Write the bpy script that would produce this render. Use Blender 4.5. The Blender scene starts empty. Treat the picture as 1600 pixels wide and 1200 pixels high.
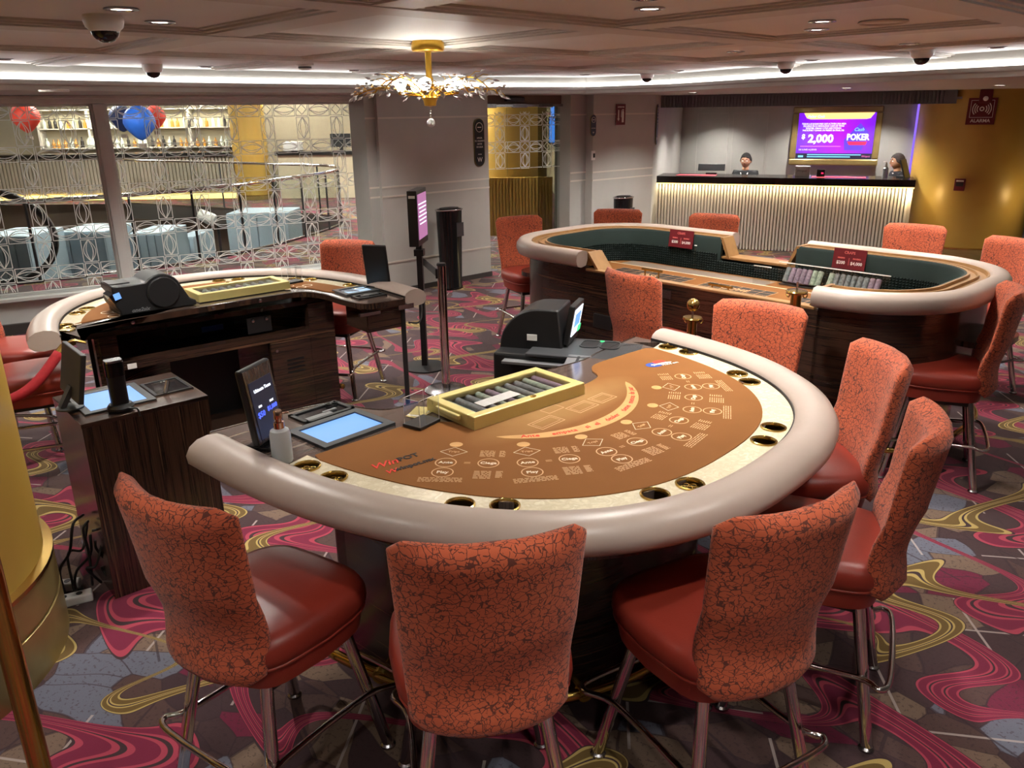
import bpy, bmesh, math, random
from mathutils import Vector, Matrix
random.seed(7)
PI = math.pi
S = bpy.context.scene
COL = S.collection

# ------------------------------------------------------------------ camera
FPX, CAM_H = 1250.0, 2.0
PITCH = math.atan(425.0 / FPX)
ROLL = math.atan(0.0136)
cp, sp, cr, sr = math.cos(PITCH), math.sin(PITCH), math.cos(ROLL), math.sin(ROLL)
R0, U0, F0 = Vector((1, 0, 0)), Vector((0, sp, cp)), Vector((0, cp, -sp))
cam_d = bpy.data.cameras.new('camera')
cam_d.sensor_width = 36.0
cam_d.lens = 36.0 * FPX / 1600.0
cam_d.clip_start = 0.05
cam_d.clip_end = 200
cam = bpy.data.objects.new('camera', cam_d)
COL.objects.link(cam)
rx, ux = R0 * cr - U0 * sr, R0 * sr + U0 * cr
M = Matrix.Identity(4)
for i in range(3):
    M[i][0], M[i][1], M[i][2] = rx[i], ux[i], -F0[i]
M[2][3] = CAM_H
cam.matrix_world = M
S.camera = cam

# ------------------------------------------------------------------ world, exposure
wd = bpy.data.worlds.new('world')
S.world = wd
wd.use_nodes = True
wd.node_tree.nodes['Background'].inputs[0].default_value = (1.0, 0.95, 0.88, 1)
wd.node_tree.nodes['Background'].inputs[1].default_value = 0.12
S.view_settings.view_transform = 'Standard'
S.view_settings.look = 'None'
S.view_settings.gamma = 1.0
S.view_settings.use_curve_mapping = False
S.view_settings.exposure = 0.65
DOWN_W = 88.0
LED_E = 11.0
BULB_W = 28.0
FAR_W = 720.0

def ray(px, py):
    x, y = px - 800.0, 600.0 - py
    x, y = cr * x + sr * y, -sr * x + cr * y
    return Vector((x, cp * FPX + sp * y, -sp * FPX + cp * y))
def G(px, py, z):
    """point of the place at height z seen at a pixel of the photograph"""
    d = ray(px, py)
    t = (z - CAM_H) / d.z
    return Vector((d.x * t, d.y * t, z))
def AY(px, py, y):
    d = ray(px, py)
    return d * (y / d.y) + Vector((0, 0, CAM_H))
def onwall(px, py, p0, d):
    """point on the vertical plane through p0 along d"""
    r = ray(px, py)
    det = -r.x * d[1] + r.y * d[0]
    t = (-p0[0] * d[1] + p0[1] * d[0]) / det
    return Vector((r.x * t, r.y * t, CAM_H + r.z * t))
AZ = math.radians(47)
UX, VX = Vector((math.sin(AZ), math.cos(AZ), 0)), Vector((-math.cos(AZ), math.sin(AZ), 0))
def UV(u, v, z=0.0):
    return UX * u + VX * v + Vector((0, 0, z))

# ------------------------------------------------------------------ node helper
class N:
    """a node socket with arithmetic"""
    def __init__(s, nt, sock): s.nt, s.s = nt, sock
    def _m(s, op, *a):
        n = s.nt.nodes.new('ShaderNodeMath'); n.operation = op
        for i, v in enumerate((s,) + a):
            if isinstance(v, N): s.nt.links.new(v.s, n.inputs[i])
            else: n.inputs[i].default_value = v
        return N(s.nt, n.outputs[0])
    def __add__(s, o): return s._m('ADD', o)
    __radd__ = __add__
    def __sub__(s, o): return s._m('SUBTRACT', o)
    def __mul__(s, o): return s._m('MULTIPLY', o)
    __rmul__ = __mul__
    def __truediv__(s, o): return s._m('DIVIDE', o)
    def sin(s): return s._m('SINE')
    def abs(s): return s._m('ABSOLUTE')
    def fract(s): return s._m('FRACT')
    def floor(s): return s._m('FLOOR')
    def lt(s, o): return s._m('LESS_THAN', o)
    def gt(s, o): return s._m('GREATER_THAN', o)
    def max(s, o): return s._m('MAXIMUM', o)
    def min(s, o): return s._m('MINIMUM', o)
    def pow(s, o): return s._m('POWER', o)
def new_mat(name):
    m = bpy.data.materials.new(name)
    m.use_nodes = True
    nt = m.node_tree
    return m, nt, nt.nodes['Principled BSDF']
def c4(c): return (c[0], c[1], c[2], 1.0)
def sv(*c):
    """sRGB 0-255 to linear"""
    return tuple((v / 255 / 12.92) if v / 255 <= 0.04045 else ((v / 255 + 0.055) / 1.055) ** 2.4 for v in c)
def mixc(nt, fac, a, b):
    n = nt.nodes.new('ShaderNodeMix'); n.data_type = 'RGBA'
    for idx, v in ((0, fac), (6, a), (7, b)):
        if isinstance(v, N): nt.links.new(v.s, n.inputs[idx])
        elif idx == 0: n.inputs[0].default_value = v
        else: n.inputs[idx].default_value = c4(v)
    return N(nt, n.outputs[2])
def coords(nt, kind='Object', scale=(1, 1, 1), rot=(0, 0, 0), loc=(0, 0, 0)):
    t = nt.nodes.new('ShaderNodeTexCoord'); mp = nt.nodes.new('ShaderNodeMapping')
    mp.inputs['Scale'].default_value = scale; mp.inputs['Rotation'].default_value = rot
    mp.inputs['Location'].default_value = loc
    nt.links.new(t.outputs[kind], mp.inputs[0])
    return N(nt, mp.outputs[0])
def noise(nt, vec, scale=5, detail=3, rough=0.5, out=0, dist=0.0):
    n = nt.nodes.new('ShaderNodeTexNoise')
    n.inputs['Scale'].default_value = scale; n.inputs['Detail'].default_value = detail
    n.inputs['Roughness'].default_value = rough; n.inputs['Distortion'].default_value = dist
    if vec is not None: nt.links.new(vec.s, n.inputs['Vector'])
    return N(nt, n.outputs[out])
def voronoi(nt, vec, scale, feature='F1', dist='EUCLIDEAN', out='Distance', rnd=1.0):
    n = nt.nodes.new('ShaderNodeTexVoronoi'); n.feature = feature
    if feature not in ('DISTANCE_TO_EDGE',): n.distance = dist
    n.inputs['Scale'].default_value = scale; n.inputs['Randomness'].default_value = rnd
    nt.links.new(vec.s, n.inputs['Vector'])
    return N(nt, n.outputs[out])
def ramp(nt, fac, stops, interp='LINEAR'):
    n = nt.nodes.new('ShaderNodeValToRGB'); e = n.color_ramp.elements; n.color_ramp.interpolation = interp
    while len(e) < len(stops): e.new(0.5)
    for i, (p, c) in enumerate(stops):
        e[i].position = p; e[i].color = c4(c)
    nt.links.new(fac.s, n.inputs[0])
    return N(nt, n.outputs[0])
def bump(nt, b, h, strength=0.3, dist=0.01):
    n = nt.nodes.new('ShaderNodeBump'); n.inputs['Strength'].default_value = strength
    n.inputs['Distance'].default_value = dist
    nt.links.new(h.s, n.inputs['Height']); nt.links.new(n.outputs[0], b.inputs['Normal'])
def sepxyz(nt, vec):
    n = nt.nodes.new('ShaderNodeSeparateXYZ'); nt.links.new(vec.s, n.inputs[0])
    return [N(nt, n.outputs[i]) for i in range(3)]
def combxyz(nt, x, y, z=None):
    n = nt.nodes.new('ShaderNodeCombineXYZ')
    for i, v in enumerate((x, y, z)):
        if isinstance(v, N): nt.links.new(v.s, n.inputs[i])
        elif v is not None: n.inputs[i].default_value = v
    return N(nt, n.outputs[0])

# ------------------------------------------------------------------ materials
MAT = {}
def simple(name, col, rough=0.5, metal=0.0, var=0.0, vscale=8, bmp=0.0, bscale=60, emit=None, es=0.0, coat=0.0, trans=0.0, ior=1.45, spec=None):
    m, nt, b = new_mat(name)
    b.inputs['Base Color'].default_value = c4(col)
    b.inputs['Roughness'].default_value = rough
    b.inputs['Metallic'].default_value = metal
    b.inputs['Coat Weight'].default_value = coat
    b.inputs['Coat Roughness'].default_value = 0.08
    b.inputs['Transmission Weight'].default_value = trans
    b.inputs['IOR'].default_value = ior
    if spec is not None: b.inputs['Specular IOR Level'].default_value = spec
    if emit:
        b.inputs['Emission Color'].default_value = c4(emit); b.inputs['Emission Strength'].default_value = es
    if var or bmp:
        v = coords(nt)
        if var:
            f = noise(nt, v, vscale, 4)
            lo = tuple(x * (1 - var) for x in col); hi = tuple(min(1, x * (1 + var)) for x in col)
            nt.links.new(ramp(nt, f, [(0.3, lo), (0.7, hi)]).s, b.inputs['Base Color'])
        if bmp:
            bump(nt, b, noise(nt, v, bscale, 3), bmp, 0.004)
    MAT[name] = m
    return m
simple('wall_grey', sv(184, 183, 177), 0.6, var=0.04, vscale=3)
simple('wall_side', sv(176, 176, 170), 0.6, var=0.04, vscale=3)
simple('wall_trim', sv(214, 208, 196), 0.5, var=0.02)
simple('wall_warm', sv(176, 166, 150), 0.6, var=0.04, vscale=3)
simple('window_paint', sv(216, 218, 214), 0.45, var=0.03)
simple('dark_skirting', sv(70, 66, 64), 0.5, var=0.06)
simple('ceiling_paint', sv(220, 218, 214), 0.55, var=0.03, vscale=2)
simple('ceiling_beam', sv(198, 190, 182), 0.5, var=0.03, vscale=2)
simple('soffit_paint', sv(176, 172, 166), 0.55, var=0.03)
simple('ribbed_dark', sv(112, 116, 120), 0.5, var=0.08)
simple('cream_vinyl', sv(174, 158, 147), 0.36, var=0.05, vscale=5, bmp=0.03, bscale=30)
simple('leather', sv(132, 46, 34), 0.38, var=0.10, vscale=5, bmp=0.08, bscale=160)
simple('chrome', (0.62, 0.60, 0.60), 0.10, 1.0, var=0.03)
simple('steel', (0.40, 0.39, 0.40), 0.25, 1.0, var=0.05)
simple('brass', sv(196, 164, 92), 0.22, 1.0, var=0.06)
simple('gold_paint', sv(205, 190, 124), 0.42, 0.35, var=0.05)
simple('gold_frame', sv(168, 148, 96), 0.32, 0.55, var=0.08)
simple('gold_fixture', sv(214, 168, 66), 0.28, 0.9, var=0.06)
simple('black_plastic', (0.013, 0.013, 0.014), 0.42, var=0.15, bmp=0.03, bscale=250)
simple('black_gloss', (0.008, 0.008, 0.009), 0.12, var=0.1)
simple('black_inside', (0.006, 0.006, 0.007), 0.5, var=0.2)
simple('dark_grey', (0.045, 0.047, 0.05), 0.45, var=0.1)
simple('mid_grey', (0.16, 0.16, 0.165), 0.4, var=0.08)
simple('white_plastic', sv(226, 224, 220), 0.35, var=0.02)
simple('frosted', sv(232, 236, 236), 0.45, var=0.02, trans=0.35)
simple('copper', sv(196, 166, 150), 0.18, 1.0, var=0.04)
simple('paper', sv(228, 226, 220), 0.7, var=0.03)
simple('red_mat', sv(180, 46, 62), 0.6, var=0.05)
simple('sign_red', sv(104, 26, 34), 0.4, var=0.05)
simple('sign_white', sv(235, 228, 222), 0.5, var=0.02)
simple('sign_pink', sv(214, 110, 104), 0.5, var=0.02)
simple('plaque_black', sv(30, 30, 38), 0.3, var=0.05)
simple('plaque_blue', sv(38, 48, 82), 0.3, var=0.05)
simple('plaque_gold', sv(150, 134, 84), 0.3, 0.8, var=0.05)
simple('rope_red', sv(150, 22, 30), 0.8, var=0.12, vscale=40, bmp=0.4, bscale=120)
simple('oak', sv(150, 112, 70), 0.4, var=0.16, vscale=14)
simple('green_felt', sv(15, 34, 30), 0.75, var=0.10, vscale=10, bmp=0.1, bscale=300)
simple('rubber_green', sv(14, 28, 26), 0.65, var=0.08, spec=0.25)
simple('stone_black', sv(34, 32, 31), 0.16, var=0.35, vscale=3)
simple('skin', sv(176, 128, 100), 0.5, var=0.05)
simple('hair_black', (0.010, 0.008, 0.008), 0.85, var=0.3, vscale=60, bmp=0.8, bscale=90, spec=0.2)
simple('hair_grey', sv(64, 56, 54), 0.85, var=0.4, vscale=70, bmp=0.8, bscale=90, spec=0.2)
simple('cloth_black', (0.010, 0.010, 0.012), 0.8, var=0.15, bmp=0.2, bscale=200)
simple('print_white', sv(226, 204, 176), 0.7, var=0.02)
simple('print_tan', sv(206, 158, 112), 0.6, var=0.04)
simple('print_gold', sv(198, 150, 92), 0.45, 0.2, var=0.12, vscale=20)
simple('print_red', sv(214, 52, 36), 0.7, var=0.02)
simple('print_black', sv(30, 22, 20), 0.7, var=0.02)
simple('print_blue', sv(40, 70, 150), 0.7, var=0.02)
simple('chip_dark', sv(110, 116, 116), 0.5, var=0.5, vscale=60)
simple('chip_green', sv(140, 154, 136), 0.5, var=0.4, vscale=60)
simple('chip_purple', sv(126, 108, 122), 0.5, var=0.4, vscale=60)
simple('pale_blue', sv(160, 176, 190), 0.6, var=0.03)
simple('far_wall', sv(206, 196, 168), 0.6, var=0.03)
simple('far_brown', sv(120, 104, 92), 0.6, var=0.04)
simple('far_carpet', sv(150, 116, 112), 0.9, var=0.25, vscale=6)
simple('balloon_red', sv(214, 60, 44), 0.5, var=0.05)
simple('balloon_blue', sv(40, 100, 206), 0.5, var=0.1)
simple('balloon_navy', sv(26, 44, 96), 0.5, var=0.1)
simple('bottle_amber', sv(190, 132, 50), 0.15, var=0.3)
simple('bottle_clear', sv(214, 220, 206), 0.12, var=0.1)
simple('bottle_dark', sv(44, 40, 38), 0.15, var=0.2)
def emitter(name, col, st):
    return simple(name, (0.02, 0.02, 0.02), 0.4, emit=col, es=st)
emitter('led_white', (1.0, 0.99, 0.97), LED_E)
emitter('led_warm', sv(255, 214, 120), 3.0)
emitter('lamp_glow', (1.0, 0.93, 0.82), 14.0)
emitter('bulb_glow', (1.0, 0.95, 0.84), 30.0)
emitter('led_purple', sv(150, 110, 255), 0.7)
emitter('screen_blue', sv(108, 158, 235), 0.95)
emitter('screen_pale', sv(170, 200, 225), 0.8)
emitter('screen_dark', sv(40, 40, 62), 0.35)
emitter('screen_digit', sv(70, 90, 250), 1.6)
emitter('screen_white', sv(235, 240, 255), 1.3)
emitter('screen_green', sv(60, 220, 130), 1.2)
emitter('screen_cyan', sv(120, 200, 255), 1.2)
emitter('screen_pink', sv(255, 120, 190), 1.1)
emitter('screen_red', sv(225, 40, 90), 1.1)
emitter('screen_peach', sv(245, 205, 130), 1.1)
emitter('screen_navy', sv(18, 18, 52), 0.8)
emitter('screen_violet', sv(96, 60, 214), 1.0)
emitter('screen_magenta', sv(190, 120, 170), 0.6)
emitter('sky_screen', sv(70, 140, 255), 1.6)

def mat_screen_purple():
    m, nt, b = new_mat('screen_purple')
    x = sepxyz(nt, coords(nt))[0]
    c = ramp(nt, x * 0.75 + 0.5, [(0.0, sv(86, 10, 226)), (0.55, sv(168, 22, 236)), (1.0, sv(92, 20, 232))])
    b.inputs['Base Color'].default_value = (0.02, 0.02, 0.02, 1)
    nt.links.new(c.s, b.inputs['Emission Color']); b.inputs['Emission Strength'].default_value = 1.1
    MAT['screen_purple'] = m
mat_screen_purple()

def mat_wood(name, axis, light, mid, dark, freq=26, rough=0.22, coat=0.25):
    m, nt, b = new_mat(name)
    sc = [0.7, 0.7, 0.7]
    for a in axis: sc[a] = freq
    v = coords(nt, 'Object', tuple(sc))
    f = noise(nt, v, 1.0, 5, 0.62, dist=0.35)
    g = noise(nt, coords(nt, 'Object', tuple(s * 3.1 for s in sc)), 1.0, 3, 0.6)
    c = ramp(nt, f * 0.72 + g * 0.28, [(0.34, dark), (0.47, mid), (0.56, dark), (0.66, light), (0.74, mid)])
    nt.links.new(c.s, b.inputs['Base Color'])
    b.inputs['Roughness'].default_value = rough
    b.inputs['Coat Weight'].default_value = coat
    b.inputs['Coat Roughness'].default_value = 0.12
    bump(nt, b, f, 0.05, 0.002)
    MAT[name] = m
EB = (sv(104, 74, 54), sv(62, 43, 34), sv(30, 22, 19))
mat_wood('ebony_h', (2,), *EB)                 # grain runs level
mat_wood('ebony_v', (0, 1), sv(132, 98, 72), sv(74, 52, 40), sv(30, 22, 19), freq=44)      # grain runs upright
mat_wood('grey_wood', (1,), sv(142, 124, 112), sv(100, 84, 76), sv(62, 52, 47), freq=26, rough=0.16, coat=0.5)
mat_wood('ebony_top', (1,), *EB)

def mat_fabric():
    """orange-red upholstery woven with a maze of short dark strokes"""
    m, nt, b = new_mat('fabric')
    v = coords(nt, 'UV')
    w = noise(nt, v, 48, 2, 0.5, out=1)
    x, y, z = sepxyz(nt, v); wx, wy, wz = sepxyz(nt, w)
    px, py = x + (wx - 0.5) * 0.016, y + (wy - 0.5) * 0.016
    p = combxyz(nt, px, py)
    k1 = noise(nt, v, 60, 1)
    e1 = voronoi(nt, combxyz(nt, px, py * 1.25), 46, 'DISTANCE_TO_EDGE')
    e2 = voronoi(nt, combxyz(nt, px * 1.3 + 0.37, py + 0.21), 40, 'DISTANCE_TO_EDGE')
    l1 = e1.lt(0.042) * k1.gt(0.36)
    l2 = e2.lt(0.036) * k1.lt(0.50)
    line = l1.max(l2)
    tone = noise(nt, v, 3.0, 2)
    base = ramp(nt, tone, [(0.3, sv(184, 84, 50)), (0.7, sv(197, 96, 58))])
    col = mixc(nt, line * 0.85, base, sv(66, 28, 24))
    nt.links.new(col.s, b.inputs['Base Color'])
    b.inputs['Roughness'].default_value = 0.85
    b.inputs['Sheen Weight'].default_value = 0.12
    bump(nt, b, noise(nt, v, 900, 1) - line * 0.6, 0.25, 0.002)
    MAT['fabric'] = m
mat_fabric()

def mat_carpet():
    m, nt, b = new_mat('carpet')
    base = coords(nt, 'Object', (1, 1, 1), (0, 0, math.radians(35)))
    x, y, _ = sepxyz(nt, base)
    TAU = 2 * PI
    wob = noise(nt, base, 1.1, 2, out=1); wx, wy, _ = sepxyz(nt, wob)
    gx, gy = x + (wx - 0.5) * 0.6, y + (wy - 0.5) * 0.6
    # ground: broken patches of brown, tan, slate
    pv = combxyz(nt, gx * 1.6 + gy * 0.9, gy * 2.2 - gx * 0.5)
    n = voronoi(nt, pv, 2.8, 'F1', 'EUCLIDEAN', 'Color')
    r, g, bl = sepxyz(nt, n)
    ground = ramp(nt, r, [(0.0, sv(70, 50, 52)), (0.40, sv(84, 62, 58)), (0.58, sv(124, 102, 86)), (0.72, sv(108, 110, 124)), (0.81, sv(64, 46, 50)), (0.93, sv(114, 30, 60))], 'CONSTANT')
    ed = voronoi(nt, pv, 2.8, 'DISTANCE_TO_EDGE')
    ground = mixc(nt, ed.lt(0.016) * 0.7, ground, sv(54, 38, 44))
    speck = noise(nt, base, 70, 3).gt(0.60)
    ground = mixc(nt, speck * 0.45, ground, sv(52, 36, 38))
    def scratch(ang, per, w, seed, ln):
        ca, sa = math.cos(ang), math.sin(ang)
        t = (x * ca + y * sa + seed) / per
        a = (x * (-sa) + y * ca) * ln + t.floor() * 0.37
        return ((t.fract() - 0.5).abs()).lt(w) * (a.fract()).lt(0.5)
    ground = mixc(nt, scratch(0.5, 0.47, 0.011, 0.1, 1.4) * 0.8, ground, sv(186, 172, 166))
    ground = mixc(nt, scratch(2.0, 0.62, 0.008, 0.4, 1.1) * 0.8, ground, sv(186, 172, 166))
    ground = mixc(nt, scratch(1.1, 0.40, 0.012, 0.2, 1.7) * 0.7, ground, sv(50, 36, 44))
    # strands: several lines that run side by side along a meander and pinch together
    def ribbon(xr, yr, per, amp, lam, twist, lam2, ph, wid, base_w, taper_l, lines, c_edge, c_core, under):
        xx = xr + (yr * (TAU / lam2) + ph).sin() * twist
        yy = yr + (xx * (TAU / (lam * 2.3)) + ph * 3).sin() * amp * 0.45
        f = (yy + (xx * (TAU / lam) + ph * 2.0).sin() * amp) / per + ph
        cell = f.floor()
        t = f.fract() - 0.5
        tap = ((xx * (TAU / taper_l) + cell * 2.4 + ph).sin() * 0.5 + 0.5)
        w = (tap * wid + base_w)
        inside = t.abs().lt(w)
        s = (t / w) * (lines * 0.5) + (lines * 0.5)
        fr = (s.fract() - 0.5).abs()
        c = mixc(nt, fr.lt(0.27), c_edge, c_core)
        c = mixc(nt, fr.gt(0.43), c, sv(62, 42, 46))
        return mixc(nt, inside, under, c)
    u2, v2 = x * 0.80 + y * 0.60, y * 0.80 - x * 0.60
    pk = (sv(178, 66, 86), sv(124, 30, 62))
    ye = (sv(192, 166, 100), sv(112, 88, 42))
    col = ribbon(x, y, 0.74, 0.24, 1.02, 0.19, 0.66, 0.3, 0.24, 0.055, 1.7, 3.0, *pk, ground)
    col = ribbon(u2, v2, 0.98, 0.24, 0.90, 0.18, 0.60, 1.7, 0.095, 0.022, 1.3, 2.0, *ye, col)
    tex = noise(nt, base, 420, 2)
    col = mixc(nt, tex * 0.35, col, sv(60, 44, 46))
    nt.links.new(col.s, b.inputs['Base Color'])
    b.inputs['Roughness'].default_value = 0.95
    b.inputs['Specular IOR Level'].default_value = 0.15
    b.inputs['Sheen Weight'].default_value = 0.15
    bump(nt, b, tex, 0.35, 0.004)
    MAT['carpet'] = m
mat_carpet()

def mat_marble():
    m, nt, b = new_mat('racetrack')
    v = coords(nt)
    f = noise(nt, v, 26, 5, 0.6, dist=1.2)
    c = ramp(nt, f, [(0.35, sv(226, 216, 188)), (0.55, sv(208, 196, 166)), (0.7, sv(232, 224, 200))])
    nt.links.new(c.s, b.inputs['Base Color'])
    b.inputs['Roughness'].default_value = 0.22
    b.inputs['Coat Weight'].default_value = 0.3
    MAT['racetrack'] = m
mat_marble()
def mat_felt():
    m, nt, b = new_mat('felt')
    v = coords(nt)
    f = noise(nt, v, 2.2, 3)
    fine = noise(nt, v, 700, 2)
    wear = noise(nt, v, 7, 4)
    c = ramp(nt, f, [(0.3, sv(124, 79, 38)), (0.7, sv(136, 89, 45))])
    c = mixc(nt, fine * 0.25, c, sv(100, 56, 26))
    # rubbed pale patch in front of the chip tray
    x, y, z = sepxyz(nt, v)
    d = ((x + 0.02) / 0.50).pow(2.0) + ((y + 0.62) / 0.15).pow(2.0)
    k = (d * -1.0 + 1.0).max(0.0) * (wear * 0.7 + 0.25)
    c = mixc(nt, k, c, sv(168, 132, 84))
    nt.links.new(c.s, b.inputs['Base Color'])
    b.inputs['Roughness'].default_value = 0.9
    b.inputs['Specular IOR Level'].default_value = 0.2
    bump(nt, b, fine, 0.15, 0.002)
    MAT['felt'] = m
mat_felt()
def mat_gold_column():
    m, nt, b = new_mat('gold_column')
    v = coords(nt)
    f = noise(nt, v, 120, 3)
    g = noise(nt, v, 1.4, 3)
    c = ramp(nt, g, [(0.3, sv(184, 146, 62)), (0.7, sv(200, 164, 78))])
    nt.links.new(c.s, b.inputs['Base Color'])
    b.inputs['Roughness'].default_value = 0.40
    b.inputs['Metallic'].default_value = 0.08
    bump(nt, b, f, 0.06, 0.003)
    MAT['gold_column'] = m
mat_gold_column()
def mat_glass(name, tint, gloss, rough=0.02, alpha=0.9):
    """clear sheet: mostly see-through with a mirror share that grows at grazing angles"""
    m = bpy.data.materials.new(name); m.use_nodes = True
    nt = m.node_tree; nt.nodes.remove(nt.nodes['Principled BSDF'])
    out = nt.nodes['Material Output']
    tr = nt.nodes.new('ShaderNodeBsdfTransparent'); tr.inputs[0].default_value = c4(tint)
    gl = nt.nodes.new('ShaderNodeBsdfGlossy'); gl.inputs['Roughness'].default_value = rough
    fr = nt.nodes.new('ShaderNodeFresnel'); fr.inputs[0].default_value = 1.45
    ge = nt.nodes.new('ShaderNodeNewGeometry')
    k = (N(nt, fr.outputs[0]) * gloss * (N(nt, ge.outputs['Backfacing']) * -1.0 + 1.0)).min(1.0)
    mx = nt.nodes.new('ShaderNodeMixShader')
    nt.links.new(k.s, mx.inputs[0]); nt.links.new(tr.outputs[0], mx.inputs[1]); nt.links.new(gl.outputs[0], mx.inputs[2])
    nt.links.new(mx.outputs[0], out.inputs[0])
    MAT[name] = m
mat_glass('glass', (0.90, 0.92, 0.91), 0.9)
mat_glass('acrylic', (0.93, 0.93, 0.93), 1.2)
mat_glass('bronze_glass', (0.62, 0.62, 0.58), 0.8)
def mat_crystal():
    m, nt, b = new_mat('crystal')
    b.inputs['Base Color'].default_value = (1, 1, 1, 1)
    b.inputs['Roughness'].default_value = 0.02
    b.inputs['Transmission Weight'].default_value = 0.25
    b.inputs['IOR'].default_value = 1.5
    MAT['crystal'] = m
mat_crystal()

def mat_film():
    m = bpy.data.materials.new('etched_film'); m.use_nodes = True
    nt = m.node_tree; nt.nodes.remove(nt.nodes['Principled BSDF'])
    d = nt.nodes.new('ShaderNodeBsdfDiffuse'); d.inputs[0].default_value = (0.8, 0.8, 0.78, 1)
    t = nt.nodes.new('ShaderNodeBsdfTranslucent'); t.inputs[0].default_value = (0.8, 0.8, 0.78, 1)
    mx = nt.nodes.new('ShaderNodeMixShader'); mx.inputs[0].default_value = 0.4
    nt.links.new(d.outputs[0], mx.inputs[1]); nt.links.new(t.outputs[0], mx.inputs[2]); nt.links.new(mx.outputs[0], nt.nodes['Material Output'].inputs[0])
    MAT['etched_film'] = m
mat_film()
simple('brass_shaded', sv(120, 98, 52), 0.3, 1.0, var=0.06)  # darker copy of the brass: shade inside the cups put into the colour
# ------------------------------------------------------------------ mesh helpers
class MB:
    def __init__(s): s.v, s.f, s.uv = [], [], None
    def add(s, vs, fs):
        o = len(s.v); s.v += [tuple(p) for p in vs]; s.f += [tuple(i + o for i in f) for f in fs]; return s
    def box(s, c, d, rz=0.0, M=None):
        x, y, z = d[0] / 2, d[1] / 2, d[2] / 2
        vs = [Vector((a * x, b * y, e * z)) for a in (-1, 1) for b in (-1, 1) for e in (-1, 1)]
        R = M or Matrix.Rotation(rz, 3, 'Z')
        vs = [R @ p + Vector(c) for p in vs]
        return s.add(vs, [(0, 1, 3, 2), (4, 6, 7, 5), (0, 4, 5, 1), (2, 3, 7, 6), (0, 2, 6, 4), (1, 5, 7, 3)])
    def bar(s, a, b, w, h, up=(0, 0, 1)):
        """box beam from a to b, w across, h along up"""
        a, b = Vector(a), Vector(b); t = (b - a).normalized(); u = Vector(up)
        n = t.cross(u).normalized(); u = n.cross(t)
        vs = [p + n * (i * w / 2) + u * (j * h / 2) for p in (a, b) for i, j in ((-1, -1), (1, -1), (1, 1), (-1, 1))]
        return s.add(vs, [(0, 1, 2, 3), (7, 6, 5, 4), (0, 4, 5, 1), (1, 5, 6, 2), (2, 6, 7, 3), (3, 7, 4, 0)])
    def prism(s, pts, z0, z1):
        n = len(pts)
        vs = [(p[0], p[1], z0) for p in pts] + [(p[0], p[1], z1) for p in pts]
        fs = [tuple(range(n - 1, -1, -1)), tuple(range(n, 2 * n))]
        fs += [(i, (i + 1) % n, n + (i + 1) % n, n + i) for i in range(n)]
        return s.add(vs, fs)
    def lathe(s, prof, seg=24, c=(0, 0, 0), M=None, caps=True):
        R = M or Matrix.Identity(3); c = Vector(c); vs = []; fs = []; k = len(prof)
        for i in range(seg):
            a = 2 * PI * i / seg
            for r, z in prof: vs.append(R @ Vector((r * math.cos(a), r * math.sin(a), z)) + c)
        for i in range(seg):
            j = (i + 1) % seg
            for q in range(k - 1): fs.append((i * k + q, j * k + q, j * k + q + 1, i * k + q + 1))
        if caps:
            if prof[0][0] > 1e-6: fs.append(tuple(i * k for i in range(seg - 1, -1, -1)))
            if prof[-1][0] > 1e-6: fs.append(tuple(i * k + k - 1 for i in range(seg)))
        return s.add(vs, fs)
    def tube(s, path, r, seg=8, closed=False, caps=True):
        P = [Vector(p) for p in path]; n = len(P)
        rad = r if isinstance(r, (list, tuple)) else [r] * n
        up = None; vs = []
        for i in range(n):
            if closed: t = P[(i + 1) % n] - P[i - 1]
            else: t = P[min(i + 1, n - 1)] - P[max(i - 1, 0)]
            t.normalize()
            if up is None:
                up = Vector((0, 0, 1)) if abs(t.z) < 0.9 else Vector((1, 0, 0))
            nn = t.cross(up).normalized(); up = nn.cross(t).normalized()
            for q in range(seg):
                a = 2 * PI * q / seg
                vs.append(P[i] + (nn * math.cos(a) + up * math.sin(a)) * rad[i])
        fs = []
        for i in range(n if closed else n - 1):
            j = (i + 1) % n
            for q in range(seg): fs.append((i * seg + q, i * seg + (q + 1) % seg, j * seg + (q + 1) % seg, j * seg + q))
        if caps and not closed:
            fs += [tuple(range(seg - 1, -1, -1)), tuple((n - 1) * seg + q for q in range(seg))]
        return s.add(vs, fs)
    def sweep(s, path, prof, z0=0.0, closed=False, side=1.0, caps=True):
        """prof: (outward, up) pairs swept along a level path"""
        P = [Vector((p[0], p[1], 0)) for p in path]; n = len(P); k = len(prof); vs = []; fs = []
        for i in range(n):
            a = P[i - 1] if (closed or i) else P[i]
            b = P[(i + 1) % n] if (closed or i < n - 1) else P[i]
            t1 = (P[i] - a).normalized() if (P[i] - a).length > 1e-9 else (b - P[i]).normalized()
            t2 = (b - P[i]).normalized() if (b - P[i]).length > 1e-9 else t1
            t = (t1 + t2).normalized(); o = Vector((t.y, -t.x, 0)) * side
            m = 1.0 / max(0.45, t.dot(t1))
            for w, h in prof: vs.append(P[i] + o * (w * m) + Vector((0, 0, z0 + h)))
        for i in range(n if closed else n - 1):
            j = (i + 1) % n
            for q in range(k): fs.append((i * k + q, j * k + q, j * k + (q + 1) % k, i * k + (q + 1) % k))
        if caps and not closed:
            fs += [tuple(range(k)), tuple((n - 1) * k + q for q in range(k - 1, -1, -1))]
        return s.add(vs, fs)
    def quad(s, a, b, c, d): return s.add([a, b, c, d], [(0, 1, 2, 3)])
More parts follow.
